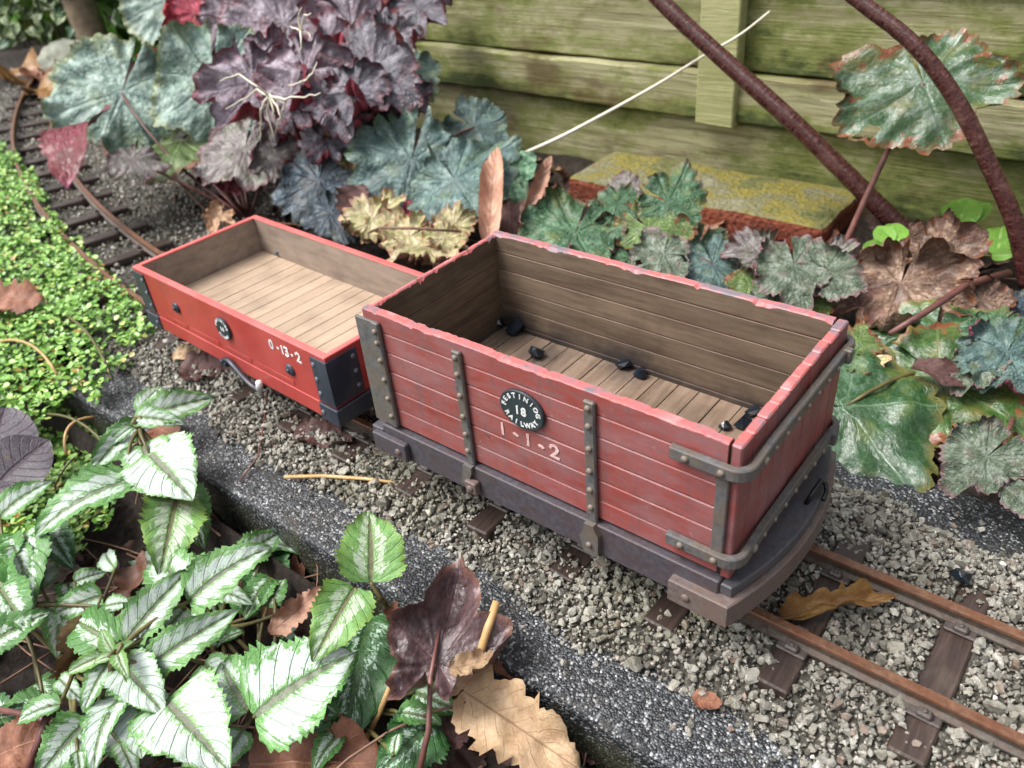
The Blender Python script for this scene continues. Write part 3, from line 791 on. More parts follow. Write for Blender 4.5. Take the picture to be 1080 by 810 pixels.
def strokes(mb, lines, y, wd, th=.0015):
    """flat hand-painted brush strokes on a wall facing -y"""
    for pts in lines:
        P = [Vector((p[0], y, p[1])) for p in pts]; n = len(P); vs = []; fs = []
        for i, p in enumerate(P):
            t = (P[min(i+1, n-1)]-P[max(i-1, 0)]).normalized(); s = Vector((-t.z, 0, t.x))
            ww = wd*(.8+.4*random.random())/2
            for (a, b) in ((-1, 0), (1, 0), (1, th), (-1, th)): vs.append(p+s*ww*a-Vector((0, b, 0)))
        for i in range(n-1):
            for k in range(4): fs.append((i*4+k, i*4+(k+1) % 4, (i+1)*4+(k+1) % 4, (i+1)*4+k))
        fs.append((3, 2, 1, 0)); fs.append(tuple((n-1)*4+k for k in range(4)))
        mb.add(vs, fs)
def ell(cx, cz, rx, rz, n=40): return [(cx+rx*math.cos(2*math.pi*i/n), cz+rz*math.sin(2*math.pi*i/n)) for i in range(n)]
def wall_prism(mb, poly, y0, y1, ch=0, m=0):
    q = MB().prism(poly, 0, 1, 0); 
    q2 = MB().prism([(p[0], p[1]) for p in poly], -y0, -y1, ch)
    mb.add([(p[0], -p[2], p[1]) for p in q2.v], [f[::-1] for f in q2.f], m)

# ------------------------------------------------------------------ the tall weathered wagon
LB, WB, ZB, ZT = 1.305, .343, .268, .716
wag = thing('goods_wagon', 'tall weathered red wagon with planked sides and iron straps, number 18, in front', 'wagon', (LB/2, 0, -.012))
winv = Matrix.Translation(wag.location).inverted()
def wpart(mb, name, mat, parent=wag, label=None):
    me = mb.mesh(name); o = bpy.data.objects.new(name, me); COL.objects.link(o); o.parent = parent
    for m in (mat if isinstance(mat, (list, tuple)) else [mat]): me.materials.append(m)
    if parent is wag: o.matrix_parent_inverse = winv
    if label: o['label'] = label
    return o
def side_mats(me, inward, top=None):
    """slot 0 outside, 1 inside, 2 top"""
    for p in me.polygons:
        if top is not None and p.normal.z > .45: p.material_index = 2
        elif p.normal.dot(inward) > .5: p.material_index = 1
TH = .033
def worn_plank(x0, x1, y0, y1, z0, z1, inner, seed, amp=.007):
    """top plank along x with knocked-about upper edges; inner = +1 if the inside is at y1"""
    r = np.random.default_rng(seed); n = 110; mb = MB(); vs = []; fs = []
    e = np.zeros((2, n+1)); 
    for q in range(2):
        a = np.convolve(r.normal(size=n+9), np.ones(7)/3.5, 'same')[:n+1]; e[q] = np.clip(a, -.4, 1.2)
        e[q] = np.clip(e[q]-.35, 0, 1)*1.1+(r.random(n+1) > .95)*r.uniform(.3, 1.0, n+1)+.10*r.random(n+1)
    for i in range(n+1):
        x = x0+(x1-x0)*i/n
        ci = .003+amp*max(0, e[0][i])*(1 if inner > 0 else .5); co_ = .003+amp*max(0, e[1][i])*(.5 if inner > 0 else 1)
        zz = z1-.004*max(0, e[0][i]+e[1][i])*.5
        vs += [(x, y0, z0+.003), (x, y0+.003, z0), (x, y1-.003, z0), (x, y1, z0+.003), (x, y1, zz-ci*1.2), (x, y1-ci, zz), (x, y0+co_, zz), (x, y0, zz-co_*1.2)]
    for i in range(n):
        for k in range(8): fs.append((i*8+k, (i+1)*8+k, (i+1)*8+(k+1) % 8, i*8+(k+1) % 8))
    fs.append(tuple(range(8))); fs.append(tuple(n*8+k for k in range(7, -1, -1)))
    return mb.add(vs, fs)
def lap_plank(x0, x1, y0, y1, z0, z1, outer, co_=.0032, ci=.0022):
    """plank along x; outer = -1 when the painted face is at y0"""
    a, b = (co_, ci) if outer < 0 else (ci, co_); e = .0015
    sec = [(y0+a, z0), (y1-b, z0), (y1, z0+b), (y1, z1-b), (y1-b, z1), (y0+a, z1), (y0, z1-a), (y0, z0+a)]
    vs = [(x0, y, z) for y, z in sec]+[(x1, y, z) for y, z in sec]
    fs = [tuple(range(8)), tuple(range(15, 7, -1))]+[(k, 8+k, 8+(k+1) % 8, (k+1) % 8) for k in range(8)]
    return MB().add(vs, fs)
bounds = [ZB, .342, .418, .496, .572, .646, ZT]
for sg in (-1, 1):
    inw = Vector((0, -sg, 0)); ya, yb = (-WB, -WB+TH) if sg < 0 else (WB-TH, WB)
    for i in range(6):
        j = random.uniform(0, .002)
        if i == 5: mb = worn_plank(-.0, 1.270, ya, yb, bounds[i]+.0009, bounds[i+1], -sg, 4+sg)
        else: mb = lap_plank(.0, 1.270-.004*random.random(), ya+(j if sg < 0 else 0), yb-(j if sg > 0 else 0), bounds[i]+.0013, bounds[i+1]-.0013, sg)
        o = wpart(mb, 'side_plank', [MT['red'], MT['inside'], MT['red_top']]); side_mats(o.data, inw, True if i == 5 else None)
# closed end (towards the small wagon)
ebounds = [ZB, .35, .435, .515, .60, ZT-.004]
for i in range(5):
    q = lap_plank(-WB+TH+.001, WB-TH-.001, -.022, -.0022, ebounds[i]+.0015, ebounds[i+1]-.0015, 1)
    mb = MB().add([(-p[1], p[0], p[2]) for p in q.v], list(q.f))
    if i == 4:
        mb = MB(); q = worn_plank(-WB+TH+.001, WB-TH-.001, -.022, -.0022, ebounds[i]+.0009, ebounds[i+1], -1, 21, .008)
        mb.add([(-p[1], p[0], p[2]) for p in q.v], [f for f in q.f])
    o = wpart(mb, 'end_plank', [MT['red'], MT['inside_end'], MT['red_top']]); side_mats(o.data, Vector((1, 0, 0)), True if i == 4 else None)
# planked door at the open end
nd_ = 10; wdt = 2*WB/nd_
for i in range(nd_):
    y0 = -WB+i*wdt
    mb = MB().box(1.2755, LB+random.uniform(-.0015, .0015), y0+.001, y0+wdt-.001, ZB-.004, ZT-random.uniform(0, .005), .004, jit=.0006)
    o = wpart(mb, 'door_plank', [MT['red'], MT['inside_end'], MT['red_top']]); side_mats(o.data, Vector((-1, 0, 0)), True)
# floor
x = .022; i = 0
while x < 1.272:
    x1 = min(x+.0775, 1.2745)
    mb = MB().box(x+.0016, x1-.0016, -WB+TH+.001, WB-TH-.001, .295, .322+random.uniform(-.001, .001), .0012)
    wpart(mb, 'floor_plank', MT['floor']); x = x1; i += 1
wpart(MB().box(.004, 1.274, -WB+.012, WB-.012, .262, .294, .002), 'floor_bearer', MT['sole'])
# bolts share meshes
def bolt_mesh(r, h, mat, axis, n=8):
    me = MB().dome((0, 0, 0), r, h, n, axis=axis).mesh('bolt'); me.materials.append(mat); return me
BN = bolt_mesh(.0098, .010, MT['bolt'], (0, -1, 0)); BX = bolt_mesh(.0085, .010, MT['bolt'], (1, 0, 0)); BXL = bolt_mesh(.016, .022, MT['bolt'], (1, 0, 0)); BNL = bolt_mesh(.013, .008, MT['buffer'], (0, -1, 0))
BF = bolt_mesh(.0098, .010, MT['bolt'], (0, 1, 0))
def bolt(me, loc, parent):
    o = bpy.data.objects.new('bolt', me); COL.objects.link(o); o.parent = parent; o.location = loc
    if parent is wag: o.matrix_parent_inverse = winv
    else: o.matrix_parent_inverse = Matrix()
    return o
# straps on the near side
YN = -WB
for sg in (-1, 1):
    Y = lambda d: (sg*(WB+d))
    def bxs(x0, x1, d0, d1, z0, z1, ch=.003):
        a, b = sorted((Y(d0), Y(d1))); return MB().box(x0, x1, a, b, z0, z1, ch)
    o = wpart(bxs(-.034, .056, -.002, .010, .266, .684), 'corner_plate', MT['iron'])
    s1 = wpart(bxs(.048, .080, .0, .017, .270, .687, .004), 'strap', MT['iron'])
    BB = BN if sg < 0 else BF
    for z in (.655, .612, .545, .468, .392, .318): bolt(BB, (.064, Y(.0165), z), s1)
    s2 = wpart(bxs(.392, .427, .0, .015, .262, .692, .004), 'strap', MT['iron'])
    for z in (.672, .612, .535, .455, .385, .318): bolt(BB, (.4095, Y(.0145), z), s2)
    if sg < 0:
        foot = MB(); wall_prism(foot, [(.392, .262), (.427, .262), (.424, .235), (.398, .175), (.372, .175), (.384, .225)], -WB-.030, -WB-.002)
        wpart(foot, 'strap_foot', MT['iron'])
    s3 = wpart(bxs(.862, .898, .0, .015, .262, .692, .004), 'strap', MT['iron'])
    for z in (.672, .612, .535, .455, .385, .318): bolt(BB, (.880, Y(.0145), z), s3)
    foot = MB(); wall_prism(foot, [(.866, .262), (.897, .262), (.914, .225), (.912, .152), (.895, .138), (.862, .148), (.848, .205), (.862, .235)], -WB-.034, -WB-.002)
    if sg > 0: foot.v = [(p[0], -p[1], p[2]) for p in foot.v]
    f3 = wpart(foot, 'strap_foot', MT['iron']); bolt(BB, (.883, Y(.034), .185), f3)
    # sole bar, steps
    wpart(bxs(.0, 1.285, -.045, .016, .140, .258, .004), 'sole_bar', MT['sole'])
    st = wpart(bxs(-.036, .126, .0165, .040, .148, .226, .004), 'step_plate', MT['sole']); bolt(BNL if sg < 0 else BF, (.088, Y(.0395), .186), st)
    st = wpart(bxs(.398, .446, .0165, .042, .158, .208, .004), 'bolt_block', MT['buffer']); bolt(BNL if sg < 0 else BF, (.422, Y(.0415), .182), st)
    # small packing gaps under the body
    v4 = wpart(bxs(1.250, 1.284, .0, .012, .345, .640, .003), 'corner_strap', MT['iron'])
# bars wrapped round the door
for zc in (.640, .342):
    hh = .019; path = [(1.128, -WB-.013), (1.262, -WB-.013)]
    for k in range(7):
        a = -math.pi/2+k/6*math.pi/2; path.append((1.285+.040*math.cos(a), -WB+.027+.040*math.sin(a)))
    path += [(1.325-.004, -.2), (1.321, .22), (1.322, .300)]
    for k in range(7):
        a = k/6*math.pi/2; path.append((1.285+.040*math.cos(a), WB-.027+.040*math.sin(a)))
    path += [(1.262, WB+.013), (1.128, WB+.013)]
    sec_ = [(-.008, -hh+.004), (-.005, -hh), (.010, -hh), (.013, -hh+.004), (.013, hh-.004), (.010, hh), (-.005, hh), (-.008, hh-.004)]
    mb = MB().sweep([(p[0], p[1], zc) for p in path], sec_); bar = wpart(mb, 'door_bar', MT['iron'])
    for xx in (1.172, 1.268): bolt(BN, (xx, -WB-.025, zc), bar); bolt(BF, (xx, WB+.025, zc), bar)
    bolt(BXL, (1.322, -.268, zc-.004), bar)
    for k in range(8): bolt(BX, (1.331, -.205+k*.069, zc-.006), bar)
    o = wpart(MB().box(1.318, 1.348, .268, .292, zc-.024, zc+.022, .004), 'door_hinge', MT['iron'])
# bowed headstock at the open end
def bow(x0, xe, bulge, ye, n=22):
    return [(x0, -ye)]+[(xe+bulge*(1-((2*i/n-1)**2)), -ye+2*ye*i/n) for i in range(n+1)]+[(x0, ye)]
wpart(MB().prism(bow(1.2865, 1.318, .066, .352), .212, .250, .004), 'headstock_deck', MT['deckgrey'])
hsb = wpart(MB().prism(bow(1.150, 1.326, .074, .386), .128, .2105, .004), 'headstock', MT['buffer']); bolt(BNL, (1.205, -.386, .172), hsb)
wpart(MB().box(-.06, .0, -.36, .36, .140, .232, .005), 'headstock', MT['sole'])
pts = [(1.352, .060, .245), (1.362, .075, .285), (1.366, .105, .296), (1.362, .14, .285), (1.374, .155, .262), (1.385, .13, .258), (1.39, .09, .262)]
wpart(MB().tube(pts, .0075, 7), 'coupling_hook', MT['black'])
# wheels
def wheelset(parent, xs_, wpart_, zw=.098, R=.110):
    for xw in xs_:
        ax = wpart_(MB().tube([(xw, -.2, zw), (xw, .2, zw)], .016, 8), 'axle', MT['wheel'], parent)
        for sg in (-1, 1):
            prof_ = [(.02, .03), (.085, .012), (R-.008, .012), (R, .0), (R+.001, -.03), (R+.018, -.036), (R+.016, -.05), (.05, -.045), (.018, -.05)]
            vs = []; fs = []; n = 28
            for (rr, dy) in prof_:
                for k in range(n): vs.append((xw+rr*math.cos(2*math.pi*k/n), sg*(GA+.016+dy), zw+rr*math.sin(2*math.pi*k/n)))
            for a in range(len(prof_)-1):
                for k in range(n): fs.append((a*n+k, a*n+(k+1) % n, (a+1)*n+(k+1) % n, (a+1)*n+k))
            wpart_(MB().add(vs, fs, 0, True), 'wheel', MT['wheel'], parent)
            wpart_(MB().box(xw-.045, xw+.045, sg*.26-.03, sg*.26+.03, .075, .165, .008), 'axle_box', MT['wheel'], parent)
wheelset(wag, (.37, .95), lambda mb, n, m, p: wpart(mb, n, m, p))
# number plate and painted tare
pl = MB(); wall_prism(pl, ell(.645, .568, .080, .067), -WB-.012, -WB+.0005, .003); pl = wpart(pl, 'number_plate', MT['plate'], label='oval slate-black plate reading FESTINIOG 18 RAILWAY')
tx = MB()
items = arc_text('FESTINIOG', .645, .568, .0545, .0425, 174, 6, .0222, bold=.0007)
items += arc_text('RAILWAY', .645, .568, .0665, .0555, 210, 330, .0222, inside=True, bold=.0008)
items += [('1', .631, .553, .040, 0, .001), ('8', .654, .553, .040, 0, .001)]
wall_text(tx, items, -WB-.0125); lt = wpart(tx, 'lettering', MT['white'], pl); lt.matrix_parent_inverse = Matrix()
tm = MB(); zc = .442
two = [(.733, .464), (.737, .473), (.746, .477), (.756, .474), (.760, .465), (.755, .454), (.745, .444), (.734, .434), (.748, .435), (.766, .434)]
for stroke_pts in [[(.556, .482), (.5555, .46), (.557, .436)], [(.598, .457), (.604, .461), (.611, .456), (.617, .460)], [(.652, .480), (.653, .458), (.652, .434)], [(.692, .452), (.698, .456), (.704, .452), (.710, .456)], two]:
    tm = MB(); strokes(tm, [stroke_pts], -WB-.0006, .0095); wpart(tm, 'painted_digit' if len(stroke_pts) != 4 else 'painted_dash', MT['chalk'])

# ------------------------------------------------------------------ the low bright red wagon
YAW = -.037
w2 = thing('goods_wagon', 'low bright red wagon with pale floor boards and black corner plates, behind', 'wagon', (-.974, .027, -.012), YAW)
def p2(mb, name, mat, parent=w2, label=None):
    me = mb.mesh(name); o = bpy.data.objects.new(name, me); COL.objects.link(o); o.parent = parent
    for m in (mat if isinstance(mat, (list, tuple)) else [mat]): me.materials.append(m)
    if label: o['label'] = label
    return o
L2, W2, Z2 = .703, .3385, .435      # half length, half width, rim height (above the thing's base)
T2 = .028; ZS = .205
for sg in (-1, 1):
    a, b = sorted((sg*W2, sg*(W2-T2)))
    o = p2(MB().box(-L2, L2, a, b, ZS+.001, Z2-.008, .002), 'side_board', [MT['red2'], MT['inside2']]); side_mats(o.data, Vector((0, -sg, 0)))
    p2(MB().box(-L2-.001, L2+.001, a-.0015, b+.0015, Z2-.0085, Z2, .003), 'rim', MT['red2_top'])
    a, b = sorted((sg*(W2+.004), sg*(W2-.05)))
    p2(MB().box(-L2+.10, L2-.10, a, b, .132, ZS, .003), 'sole_bar', MT['red2'])
    a, b = sorted((sg*(W2+.0005), sg*(W2+.0025)))
    for x0, x1 in ((-.52, -.34), (-.30, -.08), (-.02, .16), (.2, .45)): p2(MB().box(x0, x1, a, b, ZS+.012, ZS+.034, .001), 'ledge_strip', MT['red2'])
    a, b = sorted((sg*(L2), sg*(L2-.024)))
    o = p2(MB().box(a+.001, b-.001, -W2+T2+.0005, W2-T2-.0005, ZS+.001, Z2-.008, .002), 'end_board', [MT['red2'], MT['inside2']]); side_mats(o.data, Vector((-sg, 0, 0)))
    p2(MB().box(a-.001, b+.001, -W2+T2+.002, W2-T2-.002, Z2-.0085, Z2, .003), 'rim', MT['red2_top'])
    # headstocks
    a, b = sorted((sg*(L2-.10), sg*(L2+.012)))
    p2(MB().box(a, b, -W2-.010, W2+.010, .128, ZS-.001, .004), 'headstock', MT['blueblack'])
    for sy in (-1, 1):
        ex, ey = L2+.006, W2+.006
        Lp = [(sg*a_, sy*b_) for a_, b_ in ((ex, W2-.14), (ex, ey), (L2-.088, ey), (L2-.088, W2-.001), (L2-.001, W2-.001), (L2-.001, W2-.14))]
        o = p2(MB().prism(Lp, ZS+.012, Z2-.020, .0015), 'corner_plate', MT['blueblack'])
        BT = bolt_mesh(.010, .006, MT['bolt2'], (0, sy, 0)); BE = bolt_mesh(.010, .006, MT['bolt2'], (sg, 0, 0))
        for z in (.385, .32, .255):
            q = bpy.data.objects.new('bolt', BT); COL.objects.link(q); q.parent = o; q.location = (sg*(L2-.072), sy*(W2+.006), z)
            q = bpy.data.objects.new('bolt', BE); COL.objects.link(q); q.parent = o; q.location = (sg*(L2+.006), sy*(W2-.118), z)
        q = bpy.data.objects.new('bolt', BT); COL.objects.link(q); q.parent = w2; q.location = (sg*(L2-.078), sy*(W2+.010), .168)
x = -L2+.024; i = 0
while x < L2-.03:
    x1 = min(x+.0735, L2-.024)
    p2(MB().box(x+.0017, x1-.0017, -W2+T2+.0005, W2-T2-.0005, .232, .252+random.uniform(-.0006, .0006), .001), 'floor_plank', MT['floor2']); x = x1
p2(MB().box(-L2+.02, L2-.02, -W2+.02, W2-.02, .206, .231, .002), 'floor_bearer', MT['blueblack'])
wheelset(w2, (-.30, .30), lambda mb, n, m, p: p2(mb, n, m, p), zw=.110)
# badge, number, round bolt heads, brake lever (world x on the near side -> local)
def lx(xw): return (xw+.974)/math.cos(YAW)
bd = MB(); wall_prism(bd, ell(lx(-.962), .338, .050, .052), -W2-.012, -W2+.0005, .003); bd = p2(bd, 'number_plate', MT['plate'], label='small oval black plate with white lettering')
tx = MB(); cxb = lx(-.962)
wall_text(tx, arc_text('FESTINIOG', cxb, .338, .036, .038, 165, 15, .0155, bold=.0007)+arc_text('RAILWAY', cxb, .338, .044, .046, 222, 318, .0155, inside=True, bold=.0007)+[('1', cxb-.008, .329, .026, 0, .001), ('8', cxb+.008, .329, .026, 0, .001)], -W2-.0125)
p2(tx, 'lettering', MT['white'], bd)
tn = MB(); x0 = lx(-.618)
def o_(cx, cz, rx, rz): return [(cx+rx*math.cos(a), cz+rz*math.sin(a)) for a in np.linspace(0, 6.4, 14)]
def two_(cx, cz, s): return [(cx+(a-.747)*s, cz+(b-.455)*s) for a, b in two]
def three_(cx, cz, s): return [(cx+a*s, cz+b*s) for a, b in ((-.012, .016), (-.002, .021), (.010, .017), (.010, .008), (.0, .002), (.011, -.004), (.012, -.014), (.0, -.021), (-.013, -.016))]
zc2 = .376
for stroke_pts in [o_(x0, zc2, .010, .019), [(x0+.038, zc2-.002), (x0+.05, zc2-.002)], [(x0+.072, zc2+.02), (x0+.073, zc2), (x0+.072, zc2-.02)], three_(x0+.098, zc2, .95), [(x0+.128, zc2-.004), (x0+.140, zc2-.004)], two_(x0+.172, zc2, .9)]:
    tn = MB(); strokes(tn, [stroke_pts], -W2-.0006, .009); p2(tn, 'painted_digit' if len(stroke_pts) != 2 else 'painted_dash', MT['white'])
for xw, zz in ((-1.355, .315), (-.525, .292)):
    q = MB().dome((lx(xw), -W2, zz), .026, .012, 14); q.dome((lx(xw), -W2-.011, zz), .010, .008, 6)
    p2(q, 'bolt_head', MT['blueblack'])
lev = [(lx(-1.03), -W2-.022, .150), (lx(-1.01), -W2-.022, .180), (lx(-.97), -W2-.024, .187), (lx(-.93), -W2-.026, .170), (lx(-.88), -W2-.028, .140), (lx(-.83), -W2-.028, .118), (lx(-.79), -W2-.028, .112), (lx(-.768), -W2-.028, .118)]
lv = p2(MB().tube(lev, .012, 7, squash=.7), 'brake_lever', MT['blueblack'])
p2(MB().tube([(lx(-.772), -W2-.028, .117), (lx(-.762), -W2-.028, .14), (lx(-.756), -W2-.028, .160)], .014, 8), 'handle', MT['white'], lv)
p2(MB().box(lx(-1.05), lx(-1.0), -W2-.03, -W2, .138, .165, .004), 'lever_bracket', MT['blueblack'])
p2(MB().dome((-L2+.16, W2-T2, .275), .012, .012, 8, axis=(0, -1, 0)), 'bolt', MT['bolt2'])

# ------------------------------------------------------------------ coal lumps
coalp = rock_protos(6, 77, 16)
def coal(px, py, z, r, k, label):
    r *= 2.05; pv, pf = coalp[k % 6]; me = bpy.data.meshes.new('coal_lump'); me.from_pydata([tuple(p*r) for p in pv], [], [tuple(f) for f in pf])
    me.materials.append(MT['coal']); p = at(px, py, z); lo = pv[:, 2].min()*r
    o = bpy.data.objects.new('coal_lump', me); COL.objects.link(o); o.location = (p.x, p.y, z-lo-.001); o.rotation_euler = (0, 0, k*1.3)
    tag(o, label, 'coal', 'lumps of coal')
ZF = .323
coal(526, 345, ZF, .021, 0, 'coal lump in far corner of tall wagon, nearest the closed end')
coal(541, 352, ZF, .026, 1, 'larger coal lump in far corner of tall wagon, right of its neighbour')
coal(566, 376, ZF, .020, 2, 'lone coal lump on open floor boards of tall wagon, left half')
coal(657, 388, ZF, .019, 3, 'coal lump at mid-length by the far wall, left of the pair')
coal(676, 397, ZF, .018, 4, 'coal lump at mid-length by the far wall, right of the pair')
coal(764, 452, ZF, .012, 5, 'smallest coal lump beside near wall at the door end')
coal(781, 451, ZF, .020, 1, 'dark coal lump against the door, middle of three')
coal(793, 438, ZF, .017, 3, 'coal lump against the door, farthest of three')
coal(1012, 611, -.068, .020, 2, 'black coal lump lying on ballast beyond the far rail')

# ------------------------------------------------------------------ fence
YF = 3.0
fen = thing('fence', 'green-stained horizontal board fence behind the plants', 'fence', (-2, YF+.1, -.1))
finv = Matrix.Translation(fen.location).inverted()
def board(z0, z1, y0, tilt, seed, x0=-5.6, x1=7):
    n = 170; vs = []; fs = []
    for i in range(n+1):
        x = x0+(x1-x0)*i/n
        j0 = .012*fbm(x, seed, .9)+.006*fbm(x, seed+3, 4); j1 = .012*fbm(x, seed+7, .9)+.006*fbm(x, seed+9, 4); jy = .010*fbm(x, seed+5, .8)
        yb, yt = y0+jy, y0+tilt+jy
        vs += [(x, yb, z0+j0+.012), (x, yb+.014, z0+j0), (x, yb+.16, z0+j0), (x, yt+.12, z1+j1), (x, yt+.014, z1+j1), (x, yt, z1+j1-.012)]
    for i in range(n):
        for k in range(6): fs.append((i*6+k, (i+1)*6+k, (i+1)*6+(k+1) % 6, i*6+(k+1) % 6))
    fs.append(tuple(range(6))); fs.append(tuple(n*6+k for k in range(5, -1, -1)))
    mb = MB().add(vs, fs); me = mb.mesh('board')
    a_ = me.attributes.new('vb', 'FLOAT', 'POINT'); a_.data.foreach_set('value', np.tile(np.array([0, 0, 0, 1, 1, 1], dtype=np.float32), n+1))
    o = link('board', me, fen, MT['fence']); o.matrix_parent_inverse = finv; return o
board(-.35, .322, YF-.005, .0, 1)  # lowest board
board(.342, .618, YF-.075, .012, 2)
board(.628, 1.15, YF-.010, .015, 3)
board(1.14, 1.56, YF-.06, .012, 4)
board(1.55, 1.95, YF-.015, .015, 5)
MB().box(-5.6, 7, YF+.17, YF+.25, -.3, 1.9, .01).build('backing_rail', MT['post'], fen).matrix_parent_inverse = finv
bt = MB().box(-.50, -.255, YF-.125, YF-.02, .322, 1.9, .008, jit=.006).build('batten', MT['batten'], fen); bt.matrix_parent_inverse = finv
bt = MB().box(-4.6, -4.35, YF-.125, YF-.02, .322, 1.9, .008, jit=.006).build('batten', MT['batten'], fen); bt.matrix_parent_inverse = finv

# mossy brick
def brick():
    a = at(597, 184, y=2.30); b = at(868, 245, y=2.30)
    x0, x1 = a.x, b.x; zt = (a.z+b.z)/2
    bm = bmesh.new(); bmesh.ops.create_cube(bm, size=1)
    for v in bm.verts: v.co = Vector(((x0+x1)/2+v.co.x*(x1-x0), 2.30+.30+v.co.y*.60, zt-.2+v.co.z*.4))
    bmesh.ops.bevel(bm, geom=list(bm.edges), offset=.03, segments=2, affect='EDGES', profile=.5)
    bmesh.ops.subdivide_edges(bm, edges=list(bm.edges), cuts=9, use_grid_fill=True)
    for v in bm.verts:
        n = mnoise.fractal(v.co*5, 1, 2, 4); k = 1 if v.co.z > zt-.03 else .45
        v.co += Vector((mnoise.noise(v.co*6+Vector((7, 0, 0)))*.010, mnoise.noise(v.co*6)*.010, n*.014*k))
    me = bpy.data.meshes.new('brick'); bm.to_mesh(me); bm.free(); me.polygons.foreach_set('use_smooth', np.ones(len(me.polygons), dtype=bool))
    o = link('mossy_brick', me, None, MT['brick']); tag(o, 'red brick with yellow-green moss on top, lying before the fence', 'brick')
brick()

# ------------------------------------------------------------------ plant materials
def HM(name, base, light, edge, vein, under, nl=7, **k): return m_leaf_palmate(name, base, light, edge, vein, under, nl, **k)
UND = lin(138, 46, 66)
PM = {
'teal': HM('silver_teal_leaf', lin(104, 132, 122), lin(150, 172, 160), lin(128, 138, 96), lin(78, 104, 98), lin(142, 66, 82), patch=.6, tint=lin(118, 132, 96)),
 'purple': HM('dusky_purple_leaf', lin(140, 126, 136), lin(182, 172, 182), lin(112, 42, 54), lin(92, 70, 84), lin(140, 44, 58), patch=.62, coat=.05, tint=lin(124, 78, 92)),
 'plum': HM('dark_plum_leaf', lin(106, 102, 112), lin(152, 150, 158), lin(92, 38, 48), lin(70, 58, 72), lin(124, 42, 56), patch=.5, coat=.08, tint=lin(110, 52, 60)),
 'blue': HM('blue_green_leaf', lin(76, 104, 100), lin(112, 138, 132), lin(90, 108, 92), lin(56, 78, 78), lin(120, 60, 80), patch=.5, tint=lin(96, 116, 84)),
 'deepblue': HM('deep_blue_leaf', lin(44, 58, 68), lin(72, 92, 106), lin(52, 60, 62), lin(34, 42, 54), lin(110, 56, 72), patch=.4, tint=lin(62, 70, 60)),
 'cream': HM('cream_lime_leaf', lin(186, 178, 128), lin(220, 204, 168), lin(206, 150, 124), lin(150, 148, 88), lin(200, 144, 124), patch=.6, spots=lin(196, 130, 110), tint=lin(170, 176, 110)),
 'green': HM('ruffled_green_leaf', lin(58, 98, 64), lin(96, 130, 100), lin(116, 96, 74), lin(42, 74, 44), lin(130, 100, 92), patch=.45, spots=lin(92, 60, 46), tint=lin(112, 118, 60)),
 'olive': HM('olive_green_leaf', lin(88, 112, 52), lin(120, 144, 84), lin(150, 122, 70), lin(104, 128, 76), lin(136, 104, 86), patch=.4, brown=.12),
 'grey': HM('grey_green_puckered_leaf', lin(92, 110, 86), lin(140, 150, 136), lin(136, 106, 108), lin(70, 86, 58), lin(184, 136, 146), patch=.5, tint=lin(128, 112, 104)),
 'mauve': HM('mauve_grey_leaf', lin(128, 116, 116), lin(156, 152, 148), lin(110, 62, 66), lin(96, 92, 80), lin(140, 80, 90), patch=.5, tint=lin(108, 118, 88)),
 'big': HM('large_dark_green_leaf', lin(38, 74, 36), lin(82, 108, 84), lin(104, 100, 50), lin(104, 130, 98), lin(100, 110, 80), nl=5, patch=.4, rough=.30, veinw=.022, blister=.4, tint=lin(98, 112, 54)),
 'big2': HM('large_olive_green_leaf', lin(52, 84, 34), lin(86, 110, 62), lin(130, 104, 56), lin(104, 126, 78), lin(110, 110, 80), nl=5, patch=.4, rough=.32, veinw=.022, brown=.07, blister=.4, tint=lin(120, 104, 56)),
 'top': HM('grey_green_browning_leaf', lin(66, 96, 58), lin(118, 134, 118), lin(112, 84, 50), lin(92, 114, 92), lin(110, 100, 74), nl=5, patch=.5, rough=.30, veinw=.03, brown=.05, blister=.5, tint=lin(122, 116, 66)),
 'mint': HM('pale_mint_round_leaf', lin(86, 134, 98), lin(146, 184, 152), lin(120, 160, 128), lin(84, 128, 92), lin(140, 170, 140), patch=.6),
 'pink': HM('pink_red_young_leaf', lin(196, 60, 84), lin(224, 112, 134), lin(170, 40, 60), lin(160, 50, 70), lin(186, 40, 60), patch=.5),
 'red': HM('crimson_leaf_underside', lin(104, 22, 26), lin(126, 38, 58), lin(150, 70, 100), lin(90, 24, 40), lin(112, 26, 34), patch=.4),
 'deadp': HM('papery_brown_leaf', lin(112, 86, 70), lin(162, 136, 114), lin(88, 56, 48), lin(72, 42, 38), lin(146, 120, 100), nl=5, patch=.5, brown=.05, rough=.6, veinw=.03, tint=lin(104, 62, 54)),
 'deadd': HM('dark_purple_brown_leaf', lin(70, 50, 52), lin(106, 84, 86), lin(118, 84, 72), lin(60, 28, 28), lin(104, 76, 68), nl=5, patch=.45, rough=.36, veinw=.018, blister=.5, tint=lin(104, 82, 84)),
 'tan': HM('pale_tan_lobed_leaf', lin(196, 156, 122), lin(222, 188, 156), lin(190, 140, 100), lin(168, 120, 90), lin(200, 160, 130), patch=.5, rough=.6),
}
SIL = lin(192, 206, 196)
